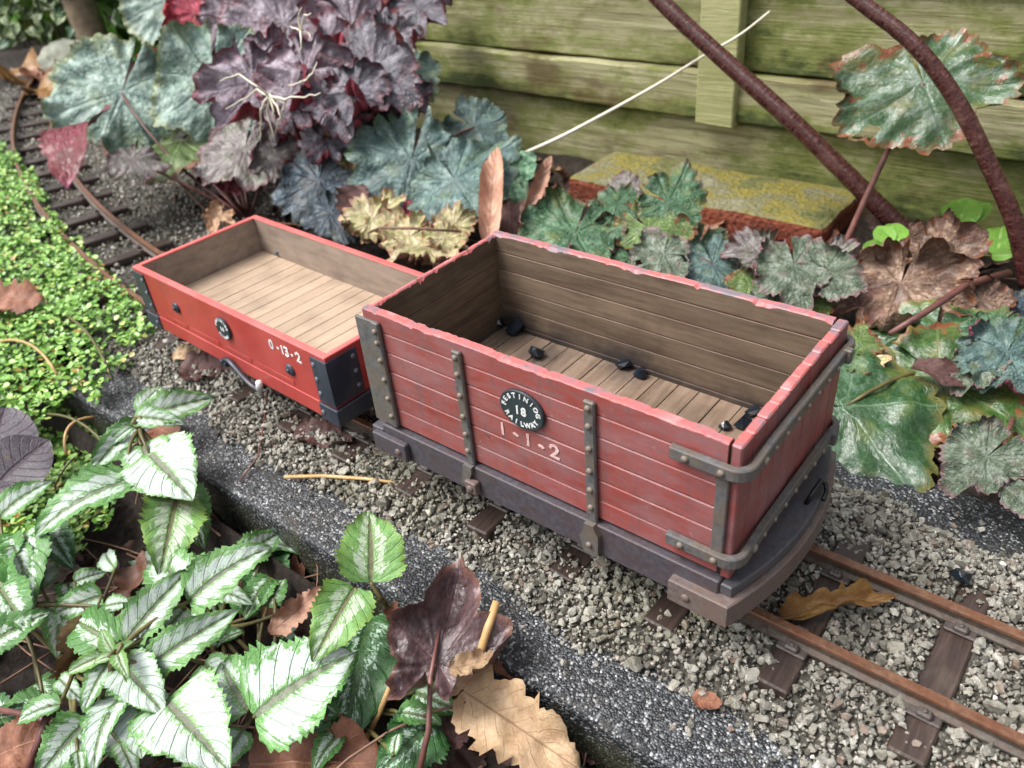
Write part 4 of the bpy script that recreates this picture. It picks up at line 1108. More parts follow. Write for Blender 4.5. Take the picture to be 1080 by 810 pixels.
LM = {
 's': m_leaf_ovate('silver_green_leaf', lin(84, 134, 62), lin(112, 160, 92), SIL, lin(104, 104, 90), .60),
 'w': m_leaf_ovate('white_green_leaf', lin(96, 144, 74), lin(130, 172, 108), lin(194, 208, 198), lin(104, 100, 90), .70),
 'g': m_leaf_ovate('green_flecked_leaf', lin(62, 112, 46), lin(92, 142, 68), lin(206, 224, 206), lin(104, 110, 76), .40),
 'y': m_leaf_ovate('fresh_green_leaf', lin(98, 144, 72), lin(124, 166, 96), lin(190, 208, 180), lin(112, 106, 80), .36, yellow=lin(112, 146, 60)),
 'd': m_leaf_ovate('dark_green_flecked_leaf', lin(36, 82, 34), lin(58, 106, 50), lin(180, 204, 184), lin(60, 90, 50), .34),
 'lime': m_leaf_ovate('bright_lime_leaf', lin(92, 140, 44), lin(124, 168, 68), None, lin(150, 184, 104), .5),
 'mint': m_leaf_ovate('pale_mint_leaf', lin(96, 150, 112), lin(150, 194, 158), lin(206, 228, 206), lin(110, 150, 110), .7),
 'plum': m_leaf_ovate('slate_purple_leaf', lin(74, 66, 74), lin(104, 96, 104), None, lin(62, 44, 54), .5),
 'ivy': m_leaf_ovate('cream_edged_ivy_leaf', lin(196, 200, 160), lin(160, 180, 128), lin(70, 104, 64), lin(110, 130, 90), .62),
}
DM = {
 'tan': m_dead('tan_dead_leaf', lin(138, 108, 82), lin(174, 146, 114), lin(198, 174, 142), lin(116, 84, 62)),
 'brown': m_dead('brown_dead_leaf', lin(92, 58, 44), lin(130, 86, 66), lin(158, 112, 88), lin(176, 128, 100)),
 'dark': m_dead('dark_dead_leaf', lin(54, 34, 32), lin(82, 54, 50), lin(104, 74, 68), lin(70, 40, 36)),
 'pinkb': m_dead('pinkish_brown_dead_leaf', lin(138, 96, 78), lin(178, 136, 114), lin(200, 164, 142), lin(112, 70, 56)),
 'gold': m_dead('golden_brown_dead_leaf', lin(92, 52, 30), lin(134, 98, 52), lin(156, 126, 76), lin(96, 60, 36), .32),
}
# ------------------------------------------------------------------ leaf mesh variants
PA = {
 'soft': [palmate('leaf_soft_%d' % i, 10+i, 7, .13, .07, 4, .070, -.06, .022, -.12, edgecurl=.18, crinkle=.024, back=.10) for i in range(4)],
 'curl': [palmate('leaf_curl_%d' % i, 30+i, 7, .17, .09, 3, .115, .00, .022, -.10, edgecurl=.55, crinkle=.028, back=.10) for i in range(4)],
 'lobe': [palmate('leaf_lobe_%d' % i, 50+i, 7, .16, .10, 3, .080, -.08, .025, -.10, edgecurl=.2, crinkle=.026, back=.10) for i in range(4)],
 'crisp': [palmate('leaf_crisp_%d' % i, 70+i, 7, .28, .14, 3, .12, .05, .04, 0, edgecurl=.3, crinkle=.035, back=.12) for i in range(3)],
 'puck': [palmate('leaf_puck_%d' % i, 90+i, 7, .15, .10, 4, .090, -.10, .03, -.08, edgecurl=.38, crinkle=.038, back=.10) for i in range(3)],
 'broad': [palmate('leaf_broad_%d' % i, 110+i, 5, .17, .08, 6, .030, -.05, .03, -.08, nth=151, edgecurl=.05, crinkle=.010, point=.5, back=.2) for i in range(3)],
 'holed': [palmate('leaf_holed', 131, 5, .24, .08, 6, .05, -.05, .05, -.1, nth=151, edgecurl=.25, crinkle=.014, hole=[(.9, .8, .09, .12), (-1.6, .7, .12, .1)])],
 'papery': [palmate('leaf_papery_%d' % i, 150+i, 5, .42, .08, 5, .10, .08, .06, .05, nth=121, edgecurl=.5, crinkle=.05) for i in range(3)],
 'trident': [palmate('leaf_maple', 171, 5, .36, .03, 5, .045, .16, .03, -.1, nth=141, back=.62, edgecurl=.45, crinkle=.022, point=.75)],
}
OV = {
 'lam': [ovate('leaf_serrate_%d' % i, 200+i, w=.33, teeth=14, serr=.14, fold=.34, droop=.7+.3*(i % 3), quilt=.024, wave=.03, a=.45, b=.95, twist=.25*((i % 3)-1)) for i in range(6)],
 'heart': [ovate('leaf_heart_%d' % i, 230+i, w=.43, teeth=15, serr=.13, fold=.26, droop=.8, quilt=.028, a=.34, b=.92, wave=.04) for i in range(3)],
 'plain': [ovate('leaf_plain_%d' % i, 250+i, w=.34, teeth=5, serr=.01, fold=.25, droop=.4, quilt=.008, a=.5, b=.8) for i in range(3)],
 'dead': [ovate('dead_leaf_%d' % i, 270+i, w=.34, teeth=11, serr=.08, fold=.05, droop=.5*(-1)**i, quilt=.02, curl=2.6, twist=.5*(i-2)*.5, wave=.06, crumple=.026, torn=.35) for i in range(5)],
 'roll': [ovate('rolled_leaf_%d' % i, 290+i, w=.17, teeth=13, serr=.06, fold=0, droop=.15, quilt=.03, curl=7, twist=.3, wave=.02, crumple=.010, a=.5, b=.6, nveins=9) for i in range(2)],
}

def petiole(plant, base, tip, r0=.012, r1=.008, mat='redstem', sag=.05, side=0.0, name='petiole'):
    o = ptube(name, curve_pts(base, tip, sag, 8, side), np.linspace(r0, r1, 8), MT[mat], plant, 6)
    return o
def heu(plant, base, kind, mat, cx, cy, z, tx, ty, k=.45, j=(0, 0, 0), var=None, width=1.0, stem='redstem', name='leaf', pet=True):
    heu.i += 1
    c = at(cx, cy, z); n = nrm(c, k, j[0]+random.uniform(-.16, .16), j[1]+random.uniform(-.16, .16), j[2]); t = on_plane(tx, ty, c, n); width *= random.uniform(.88, 1.1)
    v = PA[kind][(heu.i if var is None else var) % len(PA[kind])]
    o = put(name, v, PM[mat], frame(c, t, n, width, (t-c).length*1.14), plant)
    if pet: petiole(plant, base, c-n*.006, mat=stem, side=random.uniform(-.1, .1), sag=random.uniform(0, .12))
    return o
heu.i = 0
def ov(plant, kind, mat, bx, by, zb, tx, ty, zt, k=.5, j=(0, 0, 0), width=1.0, name='leaf', mats=None, var=None):
    ov.i += 1
    b = at(bx, by, zb); t = at(tx, ty, zt); n = nrm((b+t)/2, k, *j)
    v = OV[kind][(ov.i if var is None else var) % len(OV[kind])]
    return put(name, v, (mats or LM)[mat], frame(b, t, n, width), plant)
ov.i = 0

def plant(name, label, cat, base, group=None):
    return thing(name, label, cat, base, 0, group)

# ---- silver-teal coral bells at upper left
b = at(262, 232, -.12); P = plant('coral_bells', 'silver-teal coral bells plant with broad frilled leaves at upper left', 'plant', b)
heu(P, b, 'soft', 'teal', 128, 98, .62, 104, 158, .62, (-.1, -.2, 0), 0, 1.05)
heu(P, b, 'soft', 'teal', 224, 84, .66, 220, 150, .62, (0, -.1, 0), 1, 1.0)
heu(P, b, 'soft', 'teal', 178, 0, .72, 205, 40, .6, (0, 0, 0), 2)
heu(P, b, 'lobe', 'teal', 300, 128, .40, 318, 165, .4)
heu(P, b, 'curl', 'pink', 172, 72, .60, 158, 96, .65)
heu(P, b, 'curl', 'pink', 205, 14, .74, 196, 44, .6)
heu(P, b, 'curl', 'pink', 222, 0, .78, 236, 20, .4)
heu(P, b, 'soft', 'mauve', 258, 158, .34, 246, 196, .4)
heu(P, b, 'lobe', 'mauve', 140, 168, .38, 130, 186, .35)
o = ov(P, 'heart', 'plum', 100, 128, .52, 76, 200, .30, .35, (-.5, 0, 0), .8, mats={'plum': PM['red']}); 
heu(P, b, 'soft', 'olive', 190, 150, .30, 170, 175, .2)
heu(P, b, 'soft', 'red', 245, 180, .22, 232, 200, .3)
# ---- purple coral bells
b = at(335, 215, -.12); P = plant('coral_bells', 'dusky purple coral bells plant with curled red leaf edges beside the fence', 'plant', b)
heu(P, b, 'curl', 'purple', 300, 28, .88, 256, 74, .6, (0, 0, 0), 0)
heu(P, b, 'curl', 'purple', 268, 88, .74, 286, 138, .6, (0, 0, 0), 1)
heu(P, b, 'curl', 'purple', 372, 28, .90, 408, 68, .55, (0, 0, 0), 2)
heu(P, b, 'curl', 'purple', 250, 18, .84, 224, 52, .6, (0, 0, 0), 3)
heu(P, b, 'curl', 'purple', 322, 78, .78, 342, 122, .6, (0, 0, 0), 1)
heu(P, b, 'curl', 'plum', 392, 72, .78, 432, 96, .5, (0, 0, 0), 2)
heu(P, b, 'lobe', 'teal', 425, 80, .70, 462, 92, .5)
heu(P, b, 'curl', 'plum', 355, 104, .66, 372, 140, .5)
heu(P, b, 'curl', 'purple', 330, 2, .96, 352, 30, .5)
heu(P, b, 'curl', 'plum', 440, 8, .95, 478, 2, .45)
heu(P, b, 'curl', 'red', 405, 2, .9, 430, 12, .3)
heu(P, b, 'curl', 'plum', 300, 120, .5, 292, 150, .4)
heu(P, b, 'soft', 'olive', 345, 128, .35, 350, 160, .3)
heu(P, b, 'soft', 'deepblue', 320, 165, .22, 300, 196, .4)
for (x_, y_, tx_, ty_, z_, m_) in ((345, 50, 366, 76, .82, 'purple'), (290, 62, 270, 84, .8, 'purple'), (410, 40, 436, 58, .84, 'plum'), (375, 95, 398, 118, .7, 'plum'), (305, 100, 322, 122, .7, 'purple'), (430, 100, 452, 112, .62, 'plum'), (345, 150, 330, 170, .4, 'plum'), (395, 125, 412, 146, .5, 'deepblue'), (290, 165, 280, 190, .3, 'mauve'), (370, 150, 384, 176, .38, 'olive')):
    heu(P, b, 'curl', m_, x_, y_, z_, tx_, ty_, .5)
# ---- blue-green coral bells behind the low wagon
b = at(420, 226, -.12); P = plant('coral_bells', 'blue-green coral bells plant just behind the gap between the wagons', 'plant', b)
heu(P, b, 'lobe', 'blue', 434, 170, .32, 420, 232, .55, (0, 0, 0), 0, 1.1)
heu(P, b, 'lobe', 'blue', 480, 190, .26, 505, 228, .5, (0, 0, 0), 1)
heu(P, b, 'soft', 'blue', 500, 134, .34, 530, 150, .55, (0, 0, 0), 2)
heu(P, b, 'lobe', 'deepblue', 336, 190, .22, 322, 232, .5, (0, 0, 0), 3, 1.1)
heu(P, b, 'lobe', 'deepblue', 350, 224, .12, 334, 250, .5)
heu(P, b, 'lobe', 'deepblue', 372, 185, .18, 352, 205, .5)
heu(P, b, 'soft', 'pink', 440, 226, .10, 436, 240, .4)
heu(P, b, 'soft', 'olive', 312, 158, .10, 300, 180, .4)
# ---- cream-lime coral bells
b = at(440, 282, -.15); P = plant('coral_bells', 'crinkled cream and lime coral bells leaves between the two wagons', 'plant', b)
for (x_, y_, tx_, ty_, z_) in ((392, 232, 368, 250, .12), (402, 222, 424, 210, .14), (430, 250, 404, 262, .10), (452, 262, 438, 284, .06), (470, 250, 490, 262, .10), (478, 238, 500, 226, .10), (415, 242, 436, 232, .08), (380, 240, 362, 228, .05)):
    heu(P, b, 'crisp', 'cream', x_, y_, z_, tx_, ty_, .5, (random.uniform(-.2, .2), random.uniform(-.2, .2), 0))
for (x_, y_, tx_, ty_, z_) in ((232, 224, 222, 244, -.02), (300, 222, 312, 246, -.02), (318, 232, 300, 244, -.02)):
    heu(P, b, 'crisp', 'tan', x_, y_, z_, tx_, ty_, .5, pet=False) if False else None
# ---- green coral bells behind the tall wagon
b = at(700, 300, -.15); P = plant('coral_bells', 'ruffled green coral bells plant behind the tall wagon before the mossy brick', 'plant', b)
heu(P, b, 'puck', 'green', 606, 246, .22, 584, 290, .55, (0, 0, 0), 0, 1.15)
heu(P, b, 'puck', 'green', 640, 262, .16, 668, 294, .5)
heu(P, b, 'lobe', 'green', 652, 214, .30, 622, 208, .45)
heu(P, b, 'lobe', 'green', 706, 214, .32, 742, 232, .45, (0, 0, 0), 1)
heu(P, b, 'lobe', 'olive', 684, 240, .24, 712, 262, .5, (0, 0, 0), 2)
heu(P, b, 'holed', 'grey', 700, 268, .18, 690, 298, .5)
heu(P, b, 'soft', 'blue', 752, 278, .14, 766, 306, .5)
heu(P, b, 'curl', 'olive', 640, 240, .2, 632, 262, .5)
heu(P, b, 'soft', 'mauve', 660, 195, .2, 648, 208, .5)
heu(P, b, 'puck', 'green', 735, 262, .10, 722, 290, .5)
# ---- mauve-grey coral bells
b = at(850, 320, -.15); P = plant('coral_bells', 'mauve and grey-green coral bells plant behind the door end of the tall wagon', 'plant', b)
heu(P, b, 'crisp', 'mauve', 802, 268, .20, 778, 290, .5)
heu(P, b, 'puck', 'grey', 838, 280, .22, 846, 316, .5)
heu(P, b, 'puck', 'grey', 872, 284, .22, 904, 300, .5)
heu(P, b, 'soft', 'olive', 790, 300, .10, 770, 312, .5)
heu(P, b, 'crisp', 'mauve', 880, 270, .22, 900, 256, .5)
heu(P, b, 'lobe', 'olive', 905, 360, .08, 930, 366, .45)
heu(P, b, 'crisp', 'cream', 898, 378, .02, 888, 402, .4)
heu(P, b, 'lobe', 'olive', 858, 312, .10, 880, 330, .4)
heu(P, b, 'lobe', 'grey', 818, 302, .12, 830, 322, .4)
# ---- large green leaves at the right
b = at(1010, 400, -.18); P = plant('leafy_plant', 'plant with large dark green veined leaves spreading over the slab edge at right', 'plant', b)
heu(P, b, 'broad', 'big', 892, 428, -.02, 998, 424, .30, (0, .1, 0), 0, 1.05, 'greenstem')
heu(P, b, 'broad', 'big2', 992, 396, .02, 1072, 446, .35, (0, 0, 0), 1, 1.0, 'greenstem')
heu(P, b, 'broad', 'big', 985, 352, .06, 968, 396, .35, (0, 0, 0), 2, 1.0, 'greenstem')
heu(P, b, 'broad', 'big2', 1092, 410, .02, 1068, 478, .35, (0, 0, 0), 2, 1.0, 'greenstem')
b = at(1060, 430, -.18); P = plant('coral_bells', 'puckered grey-green coral bells leaves with pink curled edges at right', 'plant', b)
heu(P, b, 'puck', 'grey', 1040, 482, .10, 1004, 510, .55, (0, 0, 0), 0, 1.05)
heu(P, b, 'puck', 'grey', 1080, 512, .06, 1086, 540, .55)
heu(P, b, 'puck', 'blue', 1062, 372, .16, 1040, 410, .5)
heu(P, b, 'puck', 'grey', 1032, 386, .12, 1012, 408, .5)
heu(P, b, 'lobe', 'green', 1048, 345, .14, 1022, 362, .45)
heu(P, b, 'soft', 'deepblue', 1085, 330, .1, 1068, 352, .3)
# ---- grey-green leaf on a tall stalk, upper right
b = at(884, 272, y=2.25); b.z = -.12; b = at(884, 276, -.05); P = plant('leafy_plant', 'big grey-green browning leaf on a tall thin stalk in front of the fence', 'plant', b)
c = at(974, 88, y=2.42); n = nrm(c, .62, .05, 0, .1); t = on_plane(1004, 160, c, n)
put('leaf', PA['holed'][0], PM['top'], frame(c, t, n, 1.3), P)
c2 = at(925, 86, y=2.45); n2 = nrm(c2, .5); t2 = on_plane(884, 100, c2, n2); put('leaf', PA['soft'][0], PM['top'], frame(c2, t2, n2, .7), P)
j0 = at(938, 156, y=2.40)
petiole(P, b, j0, .020, .014, 'redstem', .02); petiole(P, j0, c, .014, .010, 'redstem', 0)
# ---- bright weeds by the dark stems
b = at(945, 268, y=2.35); b.z = -.08; P = plant('weed', 'small bright lime-green weed at the foot of the dark stems', 'weed', b)
for bx, by, tx, ty in ((935, 262, 905, 262), (940, 258, 922, 236), (945, 262, 938, 232), (940, 268, 912, 280), (1012, 236, 1046, 210), (1016, 240, 1010, 206), (1050, 262, 1080, 252), (1052, 268, 1058, 234), (1046, 270, 1076, 268), (1008, 236, 1036, 240)):
    zz = 0.12; ov(P, 'plain', 'lime', bx, by, zz, bx+(tx-bx)*.85, by+(ty-by)*.85, zz+.03, .6, (random.uniform(-.3, .3), random.uniform(-.3, .3), 0), width=.95)
    petiole(P, b, at(bx, by, zz), .006, .005, 'greenstem', .03, name='stem')
# ---- mint-green young leaves
b = at(556, 240, -.1); P = plant('leafy_plant', 'young pale mint-green round leaves between two upright dead leaves', 'plant', b)
heu(P, b, 'soft', 'green', 547, 178, .28, 546, 156, .6) if False else None
heu(P, b, 'soft', 'mint', 547, 176, .28, 546, 159, .75, stem='greenstem'); heu(P, b, 'soft', 'mint', 553, 204, .2, 546, 218, .7, stem='greenstem'); heu(P, b, 'soft', 'mint', 566, 218, .18, 570, 232, .7, stem='greenstem')
petiole(P, b, at(548, 192, .26), .008, .006, 'greenstem', .03)

# ------------------------------------------------------------------ variegated plants in front
def lamium(label, base, leaves, group='variegated plants in front of the slab', hub=None, stem='greenstem'):
    P = plant('variegated_plant', label, 'plant', base, group)
    for L in leaves:
        kind, mat, bx, by, zb, tx, ty, zt = L[:8]; wd = L[8] if len(L) > 8 else 1.0; k = L[9] if len(L) > 9 else .55
        ov(P, kind, mat, bx, by, zb, tx, ty, zt, k, (random.uniform(-.3, .3), random.uniform(-.3, .3), 0), wd*random.uniform(.85, 1.1))
        q = at(bx, by, zb); h = hub if hub is not None else base
        petiole(P, h, q, .009, .006, stem, random.uniform(-.02, .03), random.uniform(-.03, .03))
    if hub is not None: petiole(P, base, hub, .013, .010, stem, .02, .04, name='stem')
    return P
g = lambda px, py, z: at(px, py, z)
lamium('white-variegated plant with drooping leaves reaching up over the slab edge at left', g(190, 610, -.5), [
 ('lam', 'w', 150, 442, .02, 226, 420, -.02, .75), ('lam', 's', 146, 446, .0, 96, 500, -.12, .7), ('heart', 'w', 158, 478, -.02, 204, 528, -.10, 1.25),
 ('heart', 'w', 150, 470, -.02, 176, 524, -.12, .9), ('lam', 's', 140, 506, -.06, 40, 566, -.14, .85), ('heart', 'y', 186, 528, -.14, 168, 608, -.22, .95),
 ('lam', 'w', 146, 434, .04, 172, 408, .05, .7), ('lam', 's', 140, 450, .02, 118, 470, -.04, .7), ('lam', 'g', 196, 520, -.2, 216, 580, -.3, .9),
 ('heart', 'w', 142, 440, .03, 196, 448, -.02, .6)], hub=g(148, 452, .0))
lamium('green and silver variegated plant at the left edge of the picture', g(20, 680, -.5), [
 ('lam', 's', 0, 545, -.18, 56, 508, -.16, .8), ('lam', 'g', 28, 562, -.22, 36, 642, -.26, 1.0), ('heart', 'g', -14, 682, -.2, 54, 646, -.2, .85),
 ('lam', 's', 66, 638, -.3, 60, 694, -.34, 1.0), ('heart', 'g', 0, 620, -.16, 30, 668, -.2, .9), ('lam', 's', 14, 575, -.15, 28, 612, -.2, .9),
 ('heart', 'g', 46, 742, -.34, -4, 758, -.36, .9), ('lam', 'd', 52, 560, -.28, 78, 600, -.32, 1.1), ('lam', 's', 110, 640, -.25, 140, 636, -.25, 1.1),
 ('heart', 'g', -8, 600, -.2, 22, 640, -.22, 1.0), ('lam', 'g', 40, 720, -.38, 60, 750, -.4, 1.0)], hub=g(10, 640, -.28))
lamium('bushy white-variegated plant with a lime growing tip in the front left', g(170, 800, -.5), [
 ('lam', 'w', 132, 678, -.08, 200, 602, -.02, .75), ('lam', 'w', 160, 700, -.1, 250, 644, -.06, .72), ('lam', 'y', 112, 690, -.06, 72, 710, -.08, .75),
 ('lam', 's', 114, 700, -.08, 88, 752, -.14, .9), ('heart', 'w', 128, 700, -.08, 174, 754, -.14, .85), ('lam', 's', 132, 732, -.16, 100, 815, -.2, .85),
 ('heart', 'w', 176, 740, -.14, 242, 815, -.16, 1.05), ('heart', 's', 92, 760, -.22, 40, 820, -.26, 1.0), ('lam', 'w', 200, 634, -.06, 286, 578, .0, .9),
 ('lam', 'y', 120, 688, -.03, 108, 664, -.01, .8), ('lam', 'y', 124, 690, -.02, 136, 716, -.03, .8), ('lam', 'y', 118, 692, -.02, 100, 700, -.03, .9),
 ('lam', 'y', 122, 686, -.02, 142, 676, -.01, .8), ('lam', 'w', 196, 642, -.1, 152, 690, -.14, .8), ('heart', 'w', 150, 735, -.16, 150, 800, -.2, 1.1),
 ('lam', 'y', 132, 690, -.02, 134, 720, -.05, .6), ('lam', 'g', 240, 655, -.2, 200, 690, -.24, 1.1), ('heart', 's', 215, 700, -.24, 250, 735, -.28, 1.0)], hub=g(122, 690, -.04))
lamium('large green-and-silver leaf cluster in the front beside the brown leaves', g(300, 790, -.5), [
 ('heart', 's', 268, 756, -.14, 374, 690, -.10, 1.12), ('heart', 's', 262, 750, -.16, 236, 700, -.18, 1.2), ('heart', 'd', 392, 650, -.24, 362, 792, -.28, .9),
 ('heart', 'd', 458, 760, -.26, 396, 818, -.28, 1.0), ('lam', 'g', 286, 610, -.24, 258, 654, -.28, 1.1), ('lam', 'g', 282, 640, -.26, 300, 612, -.26, 1.2),
 ('heart', 'g', 300, 720, -.26, 330, 772, -.28, 1.1), ('heart', 's', 256, 770, -.2, 232, 812, -.24, 1.0), ('lam', 'd', 420, 700, -.34, 440, 760, -.36, 1.3),
 ('heart', 'd', 350, 700, -.34, 352, 780, -.36, 1.3), ('heart', 'd', 330, 650, -.36, 300, 690, -.38, 1.2), ('lam', 'd', 280, 590, -.34, 300, 640, -.38, 1.2)], hub=g(280, 745, -.3))
lamium('two fresh pale green leaves on one upright shoot before the slab', g(400, 700, -.5), [
 ('heart', 'y', 391, 614, .02, 389, 540, .10, 1.02, .7), ('heart', 'y', 374, 620, .0, 330, 698, -.06, .92, .6)], hub=g(402, 632, -.04))
r_ = np.random.default_rng(44)
def extra(label, base, hub, region, n, mats):
    L = []
    for i in range(n):
        px, py = r_.uniform(region[0], region[2]), r_.uniform(region[1], region[3]); a = r_.uniform(0, 6.28); ln = r_.uniform(28, 58); z = r_.uniform(-.36, -.16)
        L.append(('lam' if r_.random() < .65 else 'heart', mats[r_.integers(0, len(mats))], px, py, z, px+ln*math.cos(a), py+ln*math.sin(a)*.8+6, z-.04, r_.uniform(.75, 1.05)))
    lamium(label, base, L, hub=hub)
extra('small-leaved variegated plant low under the left shoots', g(70, 740, -.5), g(80, 700, -.4), (0, 590, 150, 800), 26, 'gsdw')
extra('small-leaved variegated plant low between the lime tip and the slab', g(230, 690, -.5), g(232, 660, -.4), (150, 570, 300, 740), 24, 'gsws')
extra('small dark-leaved variegated plant low beside the dark lobed leaf', g(370, 790, -.5), g(370, 760, -.4), (300, 660, 440, 810), 14, 'dgdg')
b = g(-10, 520, -.4); P = plant('dark_leaved_plant', 'slate-purple smooth leaves at the left edge', 'plant', b)
ov(P, 'plain', 'plum', -4, 512, -.12, 52, 464, -.06, .6, width=1.5); ov(P, 'plain', 'plum', -14, 500, -.1, 6, 430, -.02, .6, width=1.3); ov(P, 'plain', 'plum', -20, 520, -.12, 12, 512, -.12, .6)
petiole(P, b, g(-6, 512, -.12), .012, .008)

# ------------------------------------------------------------------ ground cover
def poly_world(pts, z): return [(lambda p: (p.x, p.y))(at(px, py, z)) for px, py in pts]
def inside(x, y, poly):
    c = False; n = len(poly); j = n-1
    for i in range(n):
        xi, yi = poly[i]; xj, yj = poly[j]
        if (yi > y) != (yj > y) and x < (xj-xi)*(y-yi)/(yj-yi)+xi: c = not c
        j = i
    return c
def gcover(name, label, poly, zf, spacing, seed, size):
    r = np.random.default_rng(seed)
    x0, x1 = min(p[0] for p in poly), max(p[0] for p in poly); y0, y1 = min(p[1] for p in poly), max(p[1] for p in poly)
    base = []; 
    nrm_ = []
    n6 = 7; ang = np.arange(n6)*2*math.pi/n6
    pv = np.concatenate([[[0, 0, -.12]], np.stack([np.cos(ang)*.9, np.sin(ang), np.zeros(n6)+.06*np.cos(2*ang)], 1)])
    pf = np.array([[0, 1+k, 1+(k+1) % n6] for k in range(n6)])
    pos = []; sz = []
    for lay in range(3):
        for x in np.arange(x0, x1, spacing):
            for y in np.arange(y0, y1, spacing):
                a, b_ = x+r.uniform(-.6, .6)*spacing, y+r.uniform(-.6, .6)*spacing
                if not inside(a+.05*fbm(a, b_, 6), b_+.05*fbm(b_, a+4, 6), poly): continue
                if fbm(a+3, b_+8, 3.1)+.5*fbm(a, b_, 9) < -.46+.2*(lay == 0)*r.random(): continue
                z = zf(a, b_)
                if z is None: continue
                pos.append((a, b_, z+lay*.018+r.uniform(-.014, .016))); sz.append(size*1.2*r.uniform(.55, 1.15))
    pos = np.array(pos); sz = np.array(sz); n = len(pos)
    t = r.normal(0, .42, (n, 2)); yaw = r.uniform(0, 6.28, n)
    nz = np.stack([t[:, 0], t[:, 1], np.ones(n)], 1); nz /= np.linalg.norm(nz, axis=1)[:, None]
    ax = np.stack([np.cos(yaw), np.sin(yaw), np.zeros(n)], 1); ax -= nz*np.sum(ax*nz, 1)[:, None]; ax /= np.linalg.norm(ax, axis=1)[:, None]; ay = np.cross(nz, ax)
    Rm = np.stack([ax, ay, nz], 2)
    V_ = np.einsum('nij,vj->nvi', Rm, pv)*sz[:, None, None]+pos[:, None, :]
    F_ = (pf[None]+(np.arange(n)*len(pv))[:, None, None]).reshape(-1, 3)
    A_ = np.repeat(np.clip(r.normal(.5, .24, n), 0, .97)+(r.random(n) > .98)*.5, len(pv))
    me = np_mesh(name, V_.reshape(-1, 3), F_, {'rnd': A_}); me.materials.append(MT['gc'])
    o = bpy.data.objects.new(name, me); COL.objects.link(o); tag(o, label, 'ground cover', kind='stuff')
pa = poly_world([(-190, 140), (8, 150), (40, 190), (62, 236), (90, 262), (118, 285), (142, 312), (162, 338), (150, 352), (122, 372), (112, 392), (98, 410), (78, 398), (50, 402), (10, 425), (-90, 450), (-230, 420)], -.02)
gcover('ground_cover', 'bright green mat of tiny round leaves beside the track at left', pa, lambda x, y: -.055+.06*fbm(x, y, 2.2)+.03*fbm(x, y, 6)-.10*sstep(-.55, -.8, y), .028, 1, .0142)
pb = poly_world([(-90, 405), (40, 398), (72, 408), (96, 438), (112, 470), (118, 520), (100, 560), (60, 580), (20, 560), (-90, 600)], -.30)
gcover('ground_cover', 'lower clump of tiny round green leaves in front of the slab end', pb, lambda x, y: -.36+.05*fbm(x, y, 2.2)+.03*fbm(x, y, 7), .030, 2, .0150)

# ------------------------------------------------------------------ leaf litter (uncountable) and single dead leaves
def litter(name, label, regions, seed):
    r = np.random.default_rng(seed); V_ = []; F_ = []; A_ = []; U_ = []
    src = []
    for me in OV['dead']:
        co = np.empty(len(me.vertices)*3); me.vertices.foreach_get('co', co); src.append((co.reshape(-1, 3), [tuple(p.vertices) for p in me.polygons]))
    o = 0
    for (n, x0, x1, y0, y1, s0, s1) in regions:
        for q in range(n):
            x, y = r.uniform(x0, x1), r.uniform(y0, y1)
            co, fc = src[r.integers(0, len(src))]; s = r.uniform(s0, s1)
            M = (Matrix.Translation((x, y, ground_h(x, y)+r.uniform(.0, .05))) @ Matrix.Rotation(r.uniform(0, 6.28), 4, 'Z') @ Matrix.Rotation(r.normal(0, .45), 4, 'X') @ Matrix.Rotation(r.normal(0, .45), 4, 'Y'))
            Mn = np.array(M); c = (co*np.array([r.uniform(.7, 1.1), 1, 1]))*s
            V_.append(c@Mn[:3, :3].T+Mn[:3, 3]); F_ += [tuple(i+o for i in f) for f in fc]; o += len(co); A_.append(np.full(len(co), r.random()))
    me = bpy.data.meshes.new(name); me.from_pydata(np.concatenate(V_).tolist(), [], F_)
    at_ = me.attributes.new('rnd', 'FLOAT', 'POINT'); at_.data.foreach_set('value', np.concatenate(A_).astype(np.float32))
    me.polygons.foreach_set('use_smooth', np.ones(len(F_), dtype=bool))
    m = Mat('mixed_dead_leaves'); rr = m.attr('rnd'); n2 = m.noise(25, m.co(), 5, .7)
    col = m.ramp(rr, [(0, lin(38, 24, 21)), (.35, lin(66, 43, 36)), (.65, lin(98, 66, 52)), (.88, lin(130, 96, 74)), (1, lin(164, 132, 100))])
    col = m.mix(m.math('MULTIPLY', m.step(n2, .45, .7), .5), col, lin(50, 34, 28))
    me.materials.append(m.done(col, .55, m.bump(n2, .5, .008), .4))
    ob = bpy.data.objects.new(name, me); COL.objects.link(ob); tag(ob, label, 'leaf litter', kind='stuff')
litter('leaf_litter', 'brown dead leaf litter on the soil', [(230, -5.5, 3.2, .95, 2.9, .12, .34), (90, -2.0, 1.6, -2.0, -.78, .12, .36), (26, -6.5, -3.2, 1.2, 2.8, .15, .35)], 4)
def sticks(name, label, regions, seed):
    r = np.random.default_rng(seed); mb = MB()
    for (n, x0, x1, y0, y1, l0, l1, ra) in regions:
        for q in range(n):
            x, y = r.uniform(x0, x1), r.uniform(y0, y1); L = r.uniform(l0, l1); a = r.uniform(0, 6.28); z = ground_h(x, y)+r.uniform(.02, .09)
            p0 = Vector((x, y, z)); p1 = p0+Vector((math.cos(a)*L, math.sin(a)*L, r.uniform(-.05, .12)))
            mb.tube(curve_pts(p0, p1, r.uniform(-.02, .04), 5, r.uniform(-.04, .04)), ra*r.uniform(.6, 1.2), 5)
    o = mb.build(name, MT['twig']); tag(o, label, 'twigs', kind='stuff')
